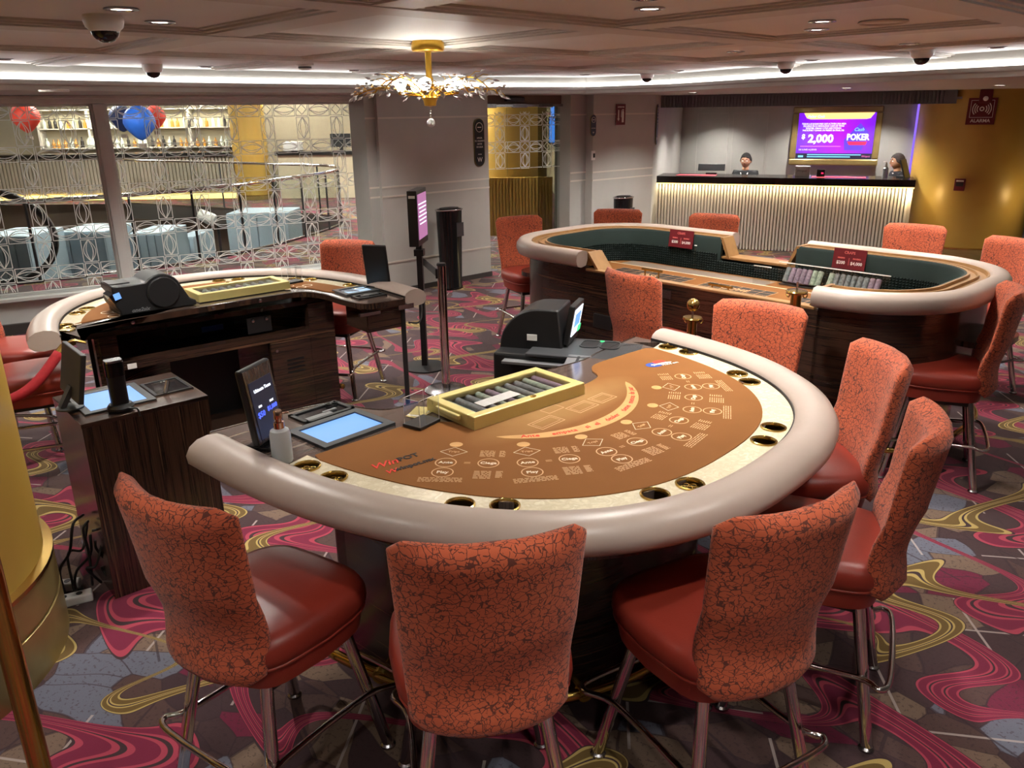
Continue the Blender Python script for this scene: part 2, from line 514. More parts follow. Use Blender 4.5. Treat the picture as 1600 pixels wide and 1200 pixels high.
    def disc(s, c, r, seg=20, r0=0.0, ang0=0, ang1=2 * PI, sx=1.0, sy=1.0, rz=0.0):
        full = abs(ang1 - ang0 - 2 * PI) < 1e-6
        n = seg if full else seg + 1; vs = []; fs = []
        cz, szn = math.cos(rz), math.sin(rz)
        for i in range(n):
            a = ang0 + (ang1 - ang0) * i / seg
            for rr in ((r0, r) if r0 > 0 else (r,)):
                x, y = rr * math.cos(a) * sx, rr * math.sin(a) * sy
                vs.append((c[0] + x * cz - y * szn, c[1] + x * szn + y * cz, c[2]))
        if r0 > 0:
            for i in range(n if full else n - 1):
                j = (i + 1) % n; fs.append((2 * i, 2 * i + 1, 2 * j + 1, 2 * j))
        else: fs.append(tuple(range(n)))
        return s.add(vs, fs)
    def grid(s, fn, nu, nv, wrap=False):
        vs = [fn(i / (nu - (0 if wrap else 1)), j / (nv - 1)) for i in range(nu) for j in range(nv)]
        fs = []
        for i in range(nu if wrap else nu - 1):
            i2 = (i + 1) % nu
            for j in range(nv - 1): fs.append((i * nv + j, i2 * nv + j, i2 * nv + j + 1, i * nv + j + 1))
        return s.add(vs, fs)
    def build(s, name, mat, parent=None, smooth=None, bevel=0.0, loc=None, rz=None, fix=True):
        me = bpy.data.meshes.new(name); me.from_pydata(s.v, [], s.f)
        if fix:
            bm = bmesh.new(); bm.from_mesh(me)
            bmesh.ops.recalc_face_normals(bm, faces=bm.faces); bm.to_mesh(me); bm.free()
        me.materials.append(MAT[mat] if isinstance(mat, str) else mat)
        o = bpy.data.objects.new(name, me); COL.objects.link(o)
        if parent: o.parent = parent
        if loc is not None: o.location = loc
        if rz is not None: o.rotation_euler = (0, 0, rz)
        if smooth is not None:
            me.polygons.foreach_set('use_smooth', [True] * len(me.polygons))
            if smooth < 179:
                bm = bmesh.new(); bm.from_mesh(me)
                for e in bm.edges:
                    if len(e.link_faces) == 2 and e.calc_face_angle(0) > math.radians(smooth): e.smooth = False
                bm.to_mesh(me); bm.free()
        if bevel:
            b = o.modifiers.new('bevel', 'BEVEL'); b.width = bevel; b.segments = 2; b.limit_method = 'ANGLE'
            b.angle_limit = math.radians(35)
        return o
def tag(o, label, cat, group=None):
    o['label'] = label; o['category'] = cat
    if group: o['group'] = group
    return o
def thing(name, label, cat, loc=(0, 0, 0), rz=0.0, group=None):
    o = bpy.data.objects.new(name, None); COL.objects.link(o)
    o.empty_display_size = 0.1
    o.location = loc; o.rotation_euler = (0, 0, rz)
    return tag(o, label, cat, group)
def struct(o, label=None, cat=None):
    o['kind'] = 'structure'
    if label: o['label'] = label
    if cat: o['category'] = cat
    return o
def root(name, loc=(0, 0, 0), rz=0.0):
    o = bpy.data.objects.new(name, None); COL.objects.link(o); o.empty_display_size = 0.1
    o.location = loc; o.rotation_euler = (0, 0, rz); return o
def stuff(o): o['kind'] = 'stuff'; return o
def copy_tree(o, parent=None):
    c = o.copy(); COL.objects.link(c)
    if parent: c.parent = parent
    for ch in list(o.children): copy_tree(ch, c)
    return c
def text(body, size, mat, parent, loc, rot=(0, 0, 0), name='lettering', align='CENTER', sx=1.0, sy=1.0, ext=0.0004, bold=0.0, shear=0.0):
    cu = bpy.data.curves.new(name, 'FONT'); cu.body = body; cu.size = size
    cu.align_x = align; cu.align_y = 'CENTER'; cu.extrude = ext; cu.offset = bold; cu.shear = shear
    cu.resolution_u = 2
    t = bpy.data.objects.new(name, cu); COL.objects.link(t)
    bpy.context.view_layer.update()
    me = bpy.data.meshes.new_from_object(t.evaluated_get(bpy.context.evaluated_depsgraph_get()))
    bpy.data.objects.remove(t); bpy.data.curves.remove(cu)
    me.name = name; me.materials.clear(); me.materials.append(MAT[mat])
    o = bpy.data.objects.new(name, me); COL.objects.link(o); o.parent = parent
    o.location = loc; o.rotation_euler = rot; o.scale = (sx, sy, 1)
    return o
def light(kind, name, parent, loc, watt, col=(1, 0.9, 0.78), **kw):
    l = bpy.data.lights.new(name, kind); l.energy = watt; l.color = col
    for k, v in kw.items(): setattr(l, k, v)
    o = bpy.data.objects.new(name, l); COL.objects.link(o); o.parent = parent; o.location = loc
    return o
def catmull(pts, n=6, closed=False):
    P = [Vector(p) for p in pts]; k = len(P); out = []
    for i in range(k if closed else k - 1):
        p1, p2 = P[i], P[(i + 1) % k]
        p0 = P[i - 1] if (closed or i) else p1 * 2 - p2
        p3 = P[(i + 2) % k] if (closed or i < k - 2) else p2 * 2 - p1
        for q in range(n):
            t = q / n
            out.append(0.5 * ((2 * p1) + (p2 - p0) * t + (2 * p0 - 5 * p1 + 4 * p2 - p3) * t * t + (3 * p1 - p0 - 3 * p2 + p3) * t ** 3))
    if not closed: out.append(P[-1])
    return out
def rrect(x0, y0, x1, y1, r, n=5):
    out = []
    for cx, cy, a0 in ((x1 - r, y1 - r, 0), (x0 + r, y1 - r, 90), (x0 + r, y0 + r, 180), (x1 - r, y0 + r, 270)):
        for i in range(n + 1):
            a = math.radians(a0 + 90 * i / n); out.append((cx + r * math.cos(a), cy + r * math.sin(a)))
    return out
def wall_dir(d): return math.atan2(d[1], d[0])

# ------------------------------------------------------------------ floor
FLOOR_HOLE = [(-9.0, 9.3), (-6.9, 9.75), (-5.35, 10.7), (-4.5, 11.6), (-3.95, 12.6), (-3.6, 13.6), (-3.3, 14.8), (-3.25, 15.8), (-3.7, 16.8), (-5.0, 17.6), (-7.0, 18.8), (-9.3, 20.0)]
hole = [(p.x, p.y) for p in catmull([(a, b, 0) for a, b in FLOOR_HOLE], 4)]
m = MB()
m.quad((-9, -6, 0), (13, -6, 0), (13, 9.3, 0), (-9, 9.3, 0))
strip = []
for i in range(len(hole) - 1):
    (x0, y0), (x1, y1) = hole[i], hole[i + 1]
    m.quad((x0, y0, 0), (13, y0, 0), (13, y1, 0), (x1, y1, 0))
m.quad((-14, 20.0, 0), (13, 20.0, 0), (13, 25, 0), (-14, 25, 0))
struct(m.build('floor', 'carpet'))

# ------------------------------------------------------------------ ceiling
CZ = 2.39
m = MB()
m.box((1.5, 3.6, CZ + 0.05), (17, 19, 0.1), 0)
# keep the slab out of the atrium: a slab in room axes
m = MB()
m.prism([(p.x, p.y) for p in (UV(-6, -7), UV(10.5, -7), UV(10.5, 9.2), UV(7.4, 9.2), UV(7.0, 7.9), UV(4.6, 7.85), UV(-6, 10.2))], CZ, CZ + 0.1)
ceiling = struct(m.build('ceiling', 'ceiling_paint'))
BU = [-2.27, -0.89, 0.50, 1.88, 3.24, 4.62, 6.0]
BV = [-4.2, -2.82, -1.44, -0.06, 1.31, 2.72, 4.12, 5.6]
def beam(a, b, dz=0.0):
    m = MB()
    for w, h in ((0.19, 0.036 + dz), (0.25, 0.028 + dz), (0.31, 0.019 + dz)):
        za = Vector((0, 0, CZ - h / 2 + 0.012))
        m.bar(a + za, b + za, w, h)
    stuffless = m.build('ceiling_beam', 'ceiling_beam', ceiling)
for u in BU: beam(UV(u, -5.5), UV(u, 7.0))
for v in BV: beam(UV(-5, v), UV(7.6, v), 0.0035)

COVE_IN = [(-7.2, 1.6), (-3.71, 6.27), (-2.76, 7.40), (-1.26, 8.70), (-0.36, 9.80), (0.95, 10.40), (1.80, 9.72), (2.50, 8.20), (3.05, 7.40), (3.78, 6.30), (6.4, 2.4)]
COVE_OUT = [(-8.6, 5.65), (-4.80, 7.70), (-3.35, 8.48), (-1.55, 9.45), (-0.5, 11.7), (1.0, 12.6), (2.6, 15.4), (4.6, 14.6), (6.8, 13.6), (9.6, 12.4), (12.5, 9.0)]
m = MB()
ci = COVE_IN; co = COVE_OUT; n = len(ci)
SZ = 2.20
vs = [(p[0], p[1], SZ) for p in ci] + [(p[0], p[1], SZ) for p in co]
m.add(vs, [(i, i + 1, n + i + 1, n + i) for i in range(n - 1)])
soffit = struct(m.build('trim_1', 'soffit_paint', fix=False))
m = MB(); m.sweep(ci, [(0.0, 0.0), (0.02, 0.0), (0.02, 0.035), (0.035, 0.045), (0.035, 0.075), (-0.0, 0.075)], SZ, side=1.0)
m.build('cove_lip', 'soffit_paint', soffit)
m = MB(); m.sweep(ci, [(-0.07, 0.085), (-0.065, 0.085), (-0.065, 0.118), (-0.07, 0.118)], SZ, side=1.0)
m.build('led_strip', 'led_white', soffit)
# upstand behind the strip closes the cove against the slab
m = MB(); m.sweep(ci, [(-0.10, 0.0), (-0.075, 0.0), (-0.075, 0.20), (-0.10, 0.20)], SZ, side=1.0)
m.build('cove_back', 'soffit_paint', soffit)

# ------------------------------------------------------------------ walls behind the camera and to the sides
def wallseg(name, a, b, z0, z1, mat, th=0.1, parent=None):
    m = MB(); a, b = Vector((a[0], a[1], 0)), Vector((b[0], b[1], 0))
    zc = Vector((0, 0, (z0 + z1) / 2)); m.bar(a + zc, b + zc, th, z1 - z0)
    o = m.build(name, mat, parent)
    if not parent: struct(o)
    return o
wallseg('wall_rear', (-8.5, -5.0), (11, -5.0), 0, 2.5, 'wall_grey')
wallseg('wall_side', (-8.55, -5.0), (-8.55, 5.6), 0, 2.5, 'wall_grey')
wallseg('wall_far_side', (11.0, -5.0), (11.0, 9.0), 0, 2.5, 'wall_warm')

# ------------------------------------------------------------------ window wall
W0 = Vector((-4.77, 7.68, 0)); WD = Vector((0.883, 0.469, 0)).normalized()
WN = Vector((WD.y, -WD.x, 0))            # towards the room
WRZ = wall_dir(WD)
win = root('wall_left', W0, WRZ)         # local x along the wall, -y into the room
struct(win)
m = MB(); m.box((-0.2, 0.06, 0.20), (8.1, 0.12, 0.28)); m.build('sill_wall', 'window_paint', win)
m = MB(); m.box((-0.2, -0.015, 0.345), (8.1, 0.18, 0.035)); m.build('sill', 'window_paint', win, bevel=0.006)
m = MB(); m.box((-0.2, -0.02, 0.05), (8.1, 0.06, 0.10)); m.build('skirting', 'dark_skirting', win)
m = MB(); m.box((-0.2, 0.05, 2.165), (8.1, 0.16, 0.075))
m.box((-0.2, -0.05, 2.185), (8.1, 0.10, 0.03)); m.build('head_moulding', 'window_paint', win, bevel=0.006)
for x in (0.95, -2.6):
    m = MB(); m.box((x, 0.02, 1.24), (0.13, 0.10, 1.77)); m.box((x, -0.04, 1.24), (0.09, 0.03, 1.77))
    m.build('mullion', 'window_paint', win, bevel=0.005)
m = MB(); m.box((3.73, 0.02, 1.24), (0.17, 0.14, 1.77)); m.box((3.76, -0.06, 1.24), (0.10, 0.04, 1.77)); m.build('jamb', 'window_paint', win, bevel=0.005)

def etched(x0, x1, z0, z1, ox, oz, per=0.375, w=0.0072):
    """frosted lattice of lenses, squares and diamonds on the glass"""
    m = MB()
    def seg(a, b):
        (ax, az), (bx, bz) = a, b
        # clip to the pane
        t0, t1 = 0.0, 1.0; dx, dz = bx - ax, bz - az
        for p, q in ((-dx, ax - x0), (dx, x1 - ax), (-dz, az - z0), (dz, z1 - az)):
            if abs(p) < 1e-9:
                if q < 0: return
            else:
                r = q / p
                if p < 0: t0 = max(t0, r)
                else: t1 = min(t1, r)
        if t0 >= t1: return
        ax, az, bx, bz = ax + dx * t0, az + dz * t0, ax + dx * t1, az + dz * t1
        L = math.hypot(bx - ax, bz - az)
        if L < 1e-4: return
        nx, nz = -(bz - az) / L * w / 2, (bx - ax) / L * w / 2
        m.quad((ax + nx, -0.001, az + nz), (bx + nx, -0.001, bz + nz), (bx - nx, -0.001, bz - nz), (ax - nx, -0.001, az - nz))
    def poly(pts, close=True):
        for i in range(len(pts) - (0 if close else 1)): seg(pts[i], pts[(i + 1) % len(pts)])
    h = 0.066; g = 0.012
    i0, i1 = int((x0 - ox) / per) - 1, int((x1 - ox) / per) + 2
    j0, j1 = int((z0 - oz) / per) - 1, int((z1 - oz) / per) + 2
    for i in range(i0, i1):
        for j in range(j0, j1):
            cx, cz = ox + i * per, oz + j * per
            k = h - 0.004
            poly([(cx - k, cz - k), (cx + k, cz - k), (cx + k, cz + k), (cx - k, cz + k)])
            d = 0.050
            poly([(cx - d, cz), (cx, cz + d), (cx + d, cz), (cx, cz - d)])
            for axis in (0, 1):
                a, b = h + g, per - h - g
                def T(p, q): return (cx + p, cz + q) if axis == 0 else (cx + q, cz + p)
                poly([T(a, -h), T(b, -h), T(b, h), T(a, h)])
                for hh in (0.054, 0.030):
                    for sgn in (-1, 1):
                        poly([T(a + (b - a) * t / 8, sgn * hh * math.sin(PI * t / 8)) for t in range(9)], False)
    return m
mW = MB(); mW.box((0, 0, 0), (0.001, 0.001, 0.001))
def pane(name, x0, x1):
    r = root(name, W0, WRZ); struct(r)
    m = MB(); m.box(((x0 + x1) / 2, 0.045, 1.245), (x1 - x0, 0.012, 1.77)); m.build('glass_pane', 'glass', r)
    e = etched(x0, x1, 0.40, 2.12, 1.41, 0.555); o = e.build('etched_lattice', 'etched_film', r, fix=False); o.location = (0, 0.035, 0); stuff(o)
    m = MB()
    for a, b in (((x0, 0.36), (x0, 2.13)), ((x1, 0.36), (x1, 2.13)), ((x0, 0.375), (x1, 0.375)), ((x0, 2.12), (x1, 2.12))):
        m.bar((a[0], 0.03, a[1]), (b[0], 0.03, b[1]), 0.03, 0.025, (0, 1, 0))
    m.build('window_frame', 'window_paint', r)
pane('window_1', -2.53, 0.885)
pane('window_2', 1.015, 3.645)

# ------------------------------------------------------------------ grey pier with pale reglets (left of the door) and grey wall right of it
def reglets(parent, x0, x1, y, hs, mat='wall_trim'):
    for z in hs:
        m = MB(); m.box(((x0 + x1) / 2, y, z), (x1 - x0, 0.012, 0.018)); m.build('reglet', mat, parent)
PA, PB = Vector((-1.43, 9.13, 0)), UV(6.80, 7.66)
PA = UV(5.20, 7.66)
pd = (PB - PA); pl = pd.length; prz = wall_dir(pd)
pier = root('wall_center', PA, prz); struct(pier)
m = MB(); m.box((pl / 2, 0.18, 1.11), (pl, 0.36, 2.22)); m.build('pier_body', 'wall_grey', pier)
m = MB(); m.box((pl / 2, -0.006, 0.03), (pl + 0.02, 0.014, 0.06)); m.build('skirting', 'dark_skirting', pier)
reglets(pier, 0, pl, -0.003, (0.375, 1.115, 1.22, 1.955))
m = MB(); m.box((-0.06, 0.20, 1.11), (0.14, 0.30, 2.22)); m.build('pier_return', 'wall_side', pier)
for z in (0.375, 1.115, 1.22, 1.955):
    m = MB(); m.box((-0.06, 0.048, z), (0.14, 0.012, 0.018)); m.build('reglet', 'wall_trim', pier)
RA, RB = UV(8.35, 7.32), UV(9.58, 7.26)
rd = RB - RA; rl = rd.length
rw = root('wall_right', RA, wall_dir(rd)); struct(rw)
m = MB(); m.box((rl / 2, 0.25, 1.11), (rl, 0.5, 2.22)); m.build('wall_body', 'wall_grey', rw)
reglets(rw, 0, rl, -0.003, (0.375, 1.115, 1.22, 1.955))
m = MB(); m.box((-0.14, 0.28, 1.11), (0.30, 0.30, 2.22)); m.build('wall_return', 'wall_side', rw)
for z in (0.375, 1.115, 1.22, 1.955):
    m = MB(); m.box((-0.14, 0.127, z), (0.30, 0.012, 0.018)); m.build('reglet', 'wall_trim', rw)

# ------------------------------------------------------------------ automatic glass door between them
DA = UV(6.78, 8.02); DB = UV(8.08, 7.66)
dd = DB - DA; dl = dd.length
door = root('door_1', DA, wall_dir(dd)); struct(door)
m = MB(); m.box((dl / 2, 0.03, 2.145), (dl + 0.2, 0.10, 0.11)); m.build('header', 'far_brown', door)
m = MB(); m.box((dl / 2, -0.02, 2.075), (dl + 0.1, 0.06, 0.03)); m.build('track_rail', 'steel', door)
for k, (a, b) in enumerate(((0.0, 0.56), (0.54, dl - 0.02))):
    m = MB(); m.box(((a + b) / 2, 0.01 - 0.025 * k, 1.03), (b - a, 0.012, 2.04)); gl = m.build('glass_leaf', 'glass', door)
    e = etched(a, b, 1.30, 2.0, 0.12 + 0.02 * k, 1.90, per=0.33); o = e.build('etched_lattice', 'etched_film', gl, fix=False); o.location = (0, 0.0 - 0.025 * k, 0); stuff(o)
m = MB(); m.box((dl + 0.02, 0.0, 1.05), (0.025, 0.06, 2.1)); m.build('door_post', 'black_plastic', door)
for x in (0.28, 0.72, 1.1):
    m = MB(); m.box((x, -0.035, 2.075), (0.22, 0.03, 0.05)); m.build('clamp', 'steel', door, bevel=0.006)
m = MB(); m.box((0.63, -0.07, 2.15), (0.26, 0.08, 0.055)); m.build('motion_sensor', 'black_plastic', door, bevel=0.012)
m = MB(); m.box((dl - 0.16, 0.05, 1.05), (0.30, 0.012, 2.1)); m.build('fixed_pane', 'bronze_glass', door)

# ------------------------------------------------------------------ reception: back wall, side wall, fascia
C0, C1 = Vector((2.18, 12.5, 0)), Vector((5.64, 11.1, 0))
CD = (C1 - C0).normalized(); CN = Vector((-CD.y, CD.x, 0)); CRZ = wall_dir(CD)   # CN points back, away from the camera
rec = root('wall_back', C0, CRZ); struct(rec)
m = MB(); m.box((4.3, 2.3, 1.2), (9.6, 0.1, 2.4)); m.build('wall_body', 'wall_side', rec)
m = MB(); m.bar((0.05, -0.60, 1.11), (-0.06, 2.30, 1.11), 0.09, 2.22); m.build('recess_side', 'wall_side', rec)
for x0, x1 in ((0.26, 0.78), (0.86, 1.42)):
    m = MB()
    for a, b in (((x0, 0.2), (x0, 1.93)), ((x1, 0.2), (x1, 1.93)), ((x0, 1.93), (x1, 1.93))):
        m.bar((a[0], 2.245, a[1]), (b[0], 2.245, b[1]), 0.014, 0.014, (0, 1, 0))
    m.build('panel_moulding', 'wall_grey', rec)
m = MB()
for i in range(int(4.0 / 0.046)):
    m.box((-0.1 + i * 0.046, 0.03, 2.115), (0.026, 0.035, 0.17))
m.box((1.9, 0.07, 2.115), (4.1, 0.06, 0.17))
o = m.build('ribbed_fascia', 'ribbed_dark', rec); stuff(o)
m = MB(); m.box((1.95, 1.2, 2.10), (4.2, 2.2, 0.03)); m.build('recess_ceiling', 'wall_grey', rec)
m = MB(); m.box((3.66, 2.20, 1.35), (0.03, 0.03, 1.4)); m.build('purple_edge_light', 'led_purple', rec)
# ------------------------------------------------------------------ stools
def planar_uv(o):
    me = o.data; uvl = me.uv_layers.new(name='UVMap')
    for f in me.polygons:
        n = f.normal
        for li in f.loop_indices:
            co = me.vertices[me.loops[li].vertex_index].co
            if abs(n.x) > 0.8: uv = (co.y + 1.7, co.z)
            elif abs(n.z) > 0.8: uv = (co.x, co.z + co.y)
            elif n.y > 0: uv = (co.x + 0.83, co.z)
            else: uv = (co.x, co.z)
            uvl.data[li].uv = uv
def make_stool():
    t = thing('casino_stool', 'x', 'chair')
    # backrest: bent upholstered shell
    m = MB(); nz, nr = 19, 30
    def back(s, k):
        z = 0.525 + 0.570 * k
        w = 0.205 + 0.032 * k
        e = min(k * 0.57 / 0.045, (1 - k) * 0.57 / 0.038, 1.0)
        e = math.sqrt(max(0.0, 1 - (1 - e) ** 2))
        w = w - 0.035 * (1 - e); th = 0.012 + 0.028 * e
        a = 2 * PI * s
        ca, sa = math.cos(a), math.sin(a)
        x = w * (abs(ca) ** 0.55) * (1 if ca > 0 else -1)
        y = th * (abs(sa) ** 0.75) * (1 if sa > 0 else -1)
        bend = 0.075 * (x / 0.235) ** 2
        lean = -0.02 - 0.085 * max(0, k - 0.25) ** 1.2 + 0.035 * math.sin(PI * min(1, k / 0.5)) * 0.6
        puff = 0.008 * math.sin(3 * PI * (x / 0.47 + 0.5)) * max(0, 0.45 - k) if sa < 0 else 0
        return (x, -0.225 + y + bend + lean + puff, z)
    m.grid(back, nr, nz, wrap=True)
    o = len(m.v) - nr * nz
    m.f.append(tuple(o + i * nz for i in range(nr))); m.f.append(tuple(o + i * nz + nz - 1 for i in range(nr)))
    b = m.build('backrest', 'fabric', t, smooth=60); planar_uv(b)
    # piping along the back edge
    def ring(hw, z, n=32, p=4.2, dy=0.0, front=1.04):
        out = []
        for i in range(n):
            a = 2 * PI * i / n; ca, sa = math.cos(a), math.sin(a)
            x = hw * abs(ca) ** (2 / p) * (1 if ca > 0 else -1); y = hw * abs(sa) ** (2 / p) * (1 if sa > 0 else -1)
            out.append((x * (1.0 if y < 0 else front - 0.04 * (y / hw)), y + dy, z))
        return out
    def rings(mb, rs):
        n = len(rs[0]); o = len(mb.v); mb.v += [p for r in rs for p in r]
        for i in range(len(rs) - 1):
            for j in range(n): mb.f.append((o + i * n + j, o + i * n + (j + 1) % n, o + (i + 1) * n + (j + 1) % n, o + (i + 1) * n + j))
        mb.f.append(tuple(o + j for j in range(n))); mb.f.append(tuple(o + (len(rs) - 1) * n + j for j in range(n)))
    m = MB(); rings(m, [ring(h, z, dy=0.02) for h, z in ((0.218, 0.560), (0.232, 0.568), (0.240, 0.595), (0.238, 0.624), (0.227, 0.646), (0.198, 0.658), (0.12, 0.666), (0.04, 0.668))])
    m.build('seat', 'leather', t, smooth=70)
    m = MB(); m.tube([(p[0], p[1], p[2]) for p in ring(0.231, 0.566, dy=0.02)], 0.0055, 6, closed=True); m.build('piping', 'leather', t, smooth=180)
    m = MB(); rings(m, [ring(h, z, dy=0.02) for h, z in ((0.20, 0.492), (0.216, 0.495), (0.222, 0.53), (0.222, 0.560))])
    m.build('seat_skirt', 'leather', t, smooth=50)
    m = MB(); m.box((0, 0.02, 0.478), (0.34, 0.34, 0.03)); m.build('seat_frame', 'black_plastic', t)
    for sx in (-1, 1):
        for sy in (-1, 1):
            top, bot = Vector((sx * 0.150, 0.01 + sy * 0.150, 0.495)), Vector((sx * 0.225, 0.01 + sy * 0.235, 0.012))
            m = MB(); m.tube([top, bot], 0.0195, 10)
            m.build('leg', 'chrome', t, smooth=60)
            m = MB(); m.lathe([(0.026, 0.0), (0.026, 0.008), (0.019, 0.016)], 12, (bot.x, bot.y, 0.0)); m.build('foot', 'steel', t, smooth=40)
    # bent foot ring
    P = [(-0.205, -0.16, 0.25), (-0.24, -0.235, 0.25), (-0.16, -0.265, 0.25), (0.16, -0.265, 0.25), (0.24, -0.235, 0.25), (0.205, -0.16, 0.25),
         (0.205, 0.18, 0.235), (0.25, 0.30, 0.225), (0.17, 0.335, 0.225), (-0.17, 0.335, 0.225), (-0.25, 0.30, 0.225), (-0.205, 0.18, 0.235)]
    m = MB(); m.tube(catmull(P, 5, True), 0.0105, 8, closed=True); m.build('foot_ring', 'chrome', t, smooth=180)
    return t
stool0 = make_stool()
first = [True]
def stool(bx, by, fx, fy, label, group, tilt=0.0):
    """bx, by: middle of the top of the back; fx, fy: the way it faces"""
    f = Vector((fx, fy, 0)).normalized()
    c = stool0 if first[0] else copy_tree(stool0); first[0] = False
    p = Vector((bx, by, 0)) + f * 0.285
    c.location = (p.x, p.y, 0.0); c.rotation_euler = (0, 0, math.atan2(f.y, f.x) - PI / 2)
    tag(c, label, 'chair', group); return c
GP, GC, GL = 'stools around the near poker table', 'stools around the craps table', 'stools around the rear poker table'
stool(-0.91, 1.83, 0.55, 0.835, 'orange patterned stool nearest the dark wooden pedestal cabinet', GP)
stool(-0.05, 1.58, -0.17, 0.985, 'orange patterned stool seen squarely from behind at the front of the picture', GP)
stool(0.71, 1.73, -0.46, 0.885, 'orange patterned stool in the foreground overlapping the right end of the padded rail', GP)
stool(1.30, 2.28, -0.88, 0.42, 'stool seen edge-on behind the right foreground stool', GP)
stool(1.49, 3.00, -0.99, 0.02, 'stool by the right side of the near table, tall back against dark craps panel', GP)
stool(1.25, 3.86, -0.60, -0.80, 'bright orange stool beyond the far end of the near table, facing the camera', GP)
stool(0.68, 4.68, 0.81, 0.55, 'stool drawn up at the dealer side of the craps table', GC)
stool(0.06, 7.45, 0.42, -0.90, 'stool at the left rounded end of the craps table', GC)
stool(1.06, 7.90, -0.25, -0.95, 'stool behind the craps table in front of the small black bin', GC)
stool(1.89, 7.42, -0.50, -0.86, 'stool behind the craps table left of its dip, before the ribbed desk', GC)
stool(3.31, 6.56, -0.58, -0.81, 'stool behind the craps table in front of the gold column', GC)
stool(3.66, 5.75, -0.93, -0.30, 'stool cut by the right picture edge at the far corner of the craps table', GC)
stool(2.66, 4.12, -0.90, 0.42, 'stool on the right with red seat showing, near the craps end', GC)
stool(-1.21, 6.12, -0.30, -0.95, 'single stool at the far side of the rear poker table', GL)
stool(-2.98, 4.20, 0.80, 0.45, 'stool with red seat tucked beside the rear table, behind velvet rope', GL)
stool(-3.42, 4.85, 0.90, 0.10, 'stool partly hidden by the gold column, beyond the roped one', GL)

# ------------------------------------------------------------------ poker tables
NEXP = 2.5
def SE(a, b, t):
    """super-ellipse, t from -1 (left) through 0 (front) to 1 (right); returns e1,e2"""
    ang = PI / 2 * (1 - t)
    c, s = math.cos(ang), math.sin(ang)
    return (a * abs(c) ** (2 / NEXP) * (1 if c > 0 else -1), b * max(0.0, s) ** (2 / NEXP))
def SEpath(a, b, n=64, lo=-1.0, hi=1.0): return [SE(a, b, lo + (hi - lo) * i / n) for i in range(n + 1)]
def hi_for(a, b, e2):
    lo, hi = 0.3, 1.0
    for _ in range(40):
        mid = (lo + hi) / 2
        if SE(a, b, mid)[1] > e2: lo = mid
        else: hi = mid
    return lo
def loc_(p): return (p[0], -p[1])
def make_cup(parent, x, y, z, grate):
    m = MB(); m.lathe([(0.046, 0.000), (0.046, 0.004), (0.041, 0.006), (0.0375, 0.002), (0.037, -0.006)], 24, (x, y, z), caps=False)
    c = m.build('cup_holder', 'brass', parent, smooth=40, fix=False)
    m = MB(); m.lathe([(0.037, -0.006), (0.036, -0.085), (0.0, -0.085)], 24, (x, y, z), caps=False); m.build('cup_inside', 'brass_shaded', c, smooth=40, fix=False)
    if grate:
        m = MB()
        for q in range(7):
            r = 0.0 if q == 0 else 0.0225; a = q * PI / 3
            m.tube([(x + r * math.cos(a) + 0.0095 * math.cos(b), y + r * math.sin(a) + 0.0095 * math.sin(b), z - 0.012) for b in [2 * PI * k / 8 for k in range(8)]], 0.0026, 5, closed=True)
        g = m.build('grate', 'brass', c, smooth=180)
        m = MB(); m.disc((x, y, z - 0.018), 0.036, 16); m.build('grate_dark', 'black_inside', c)
    return c
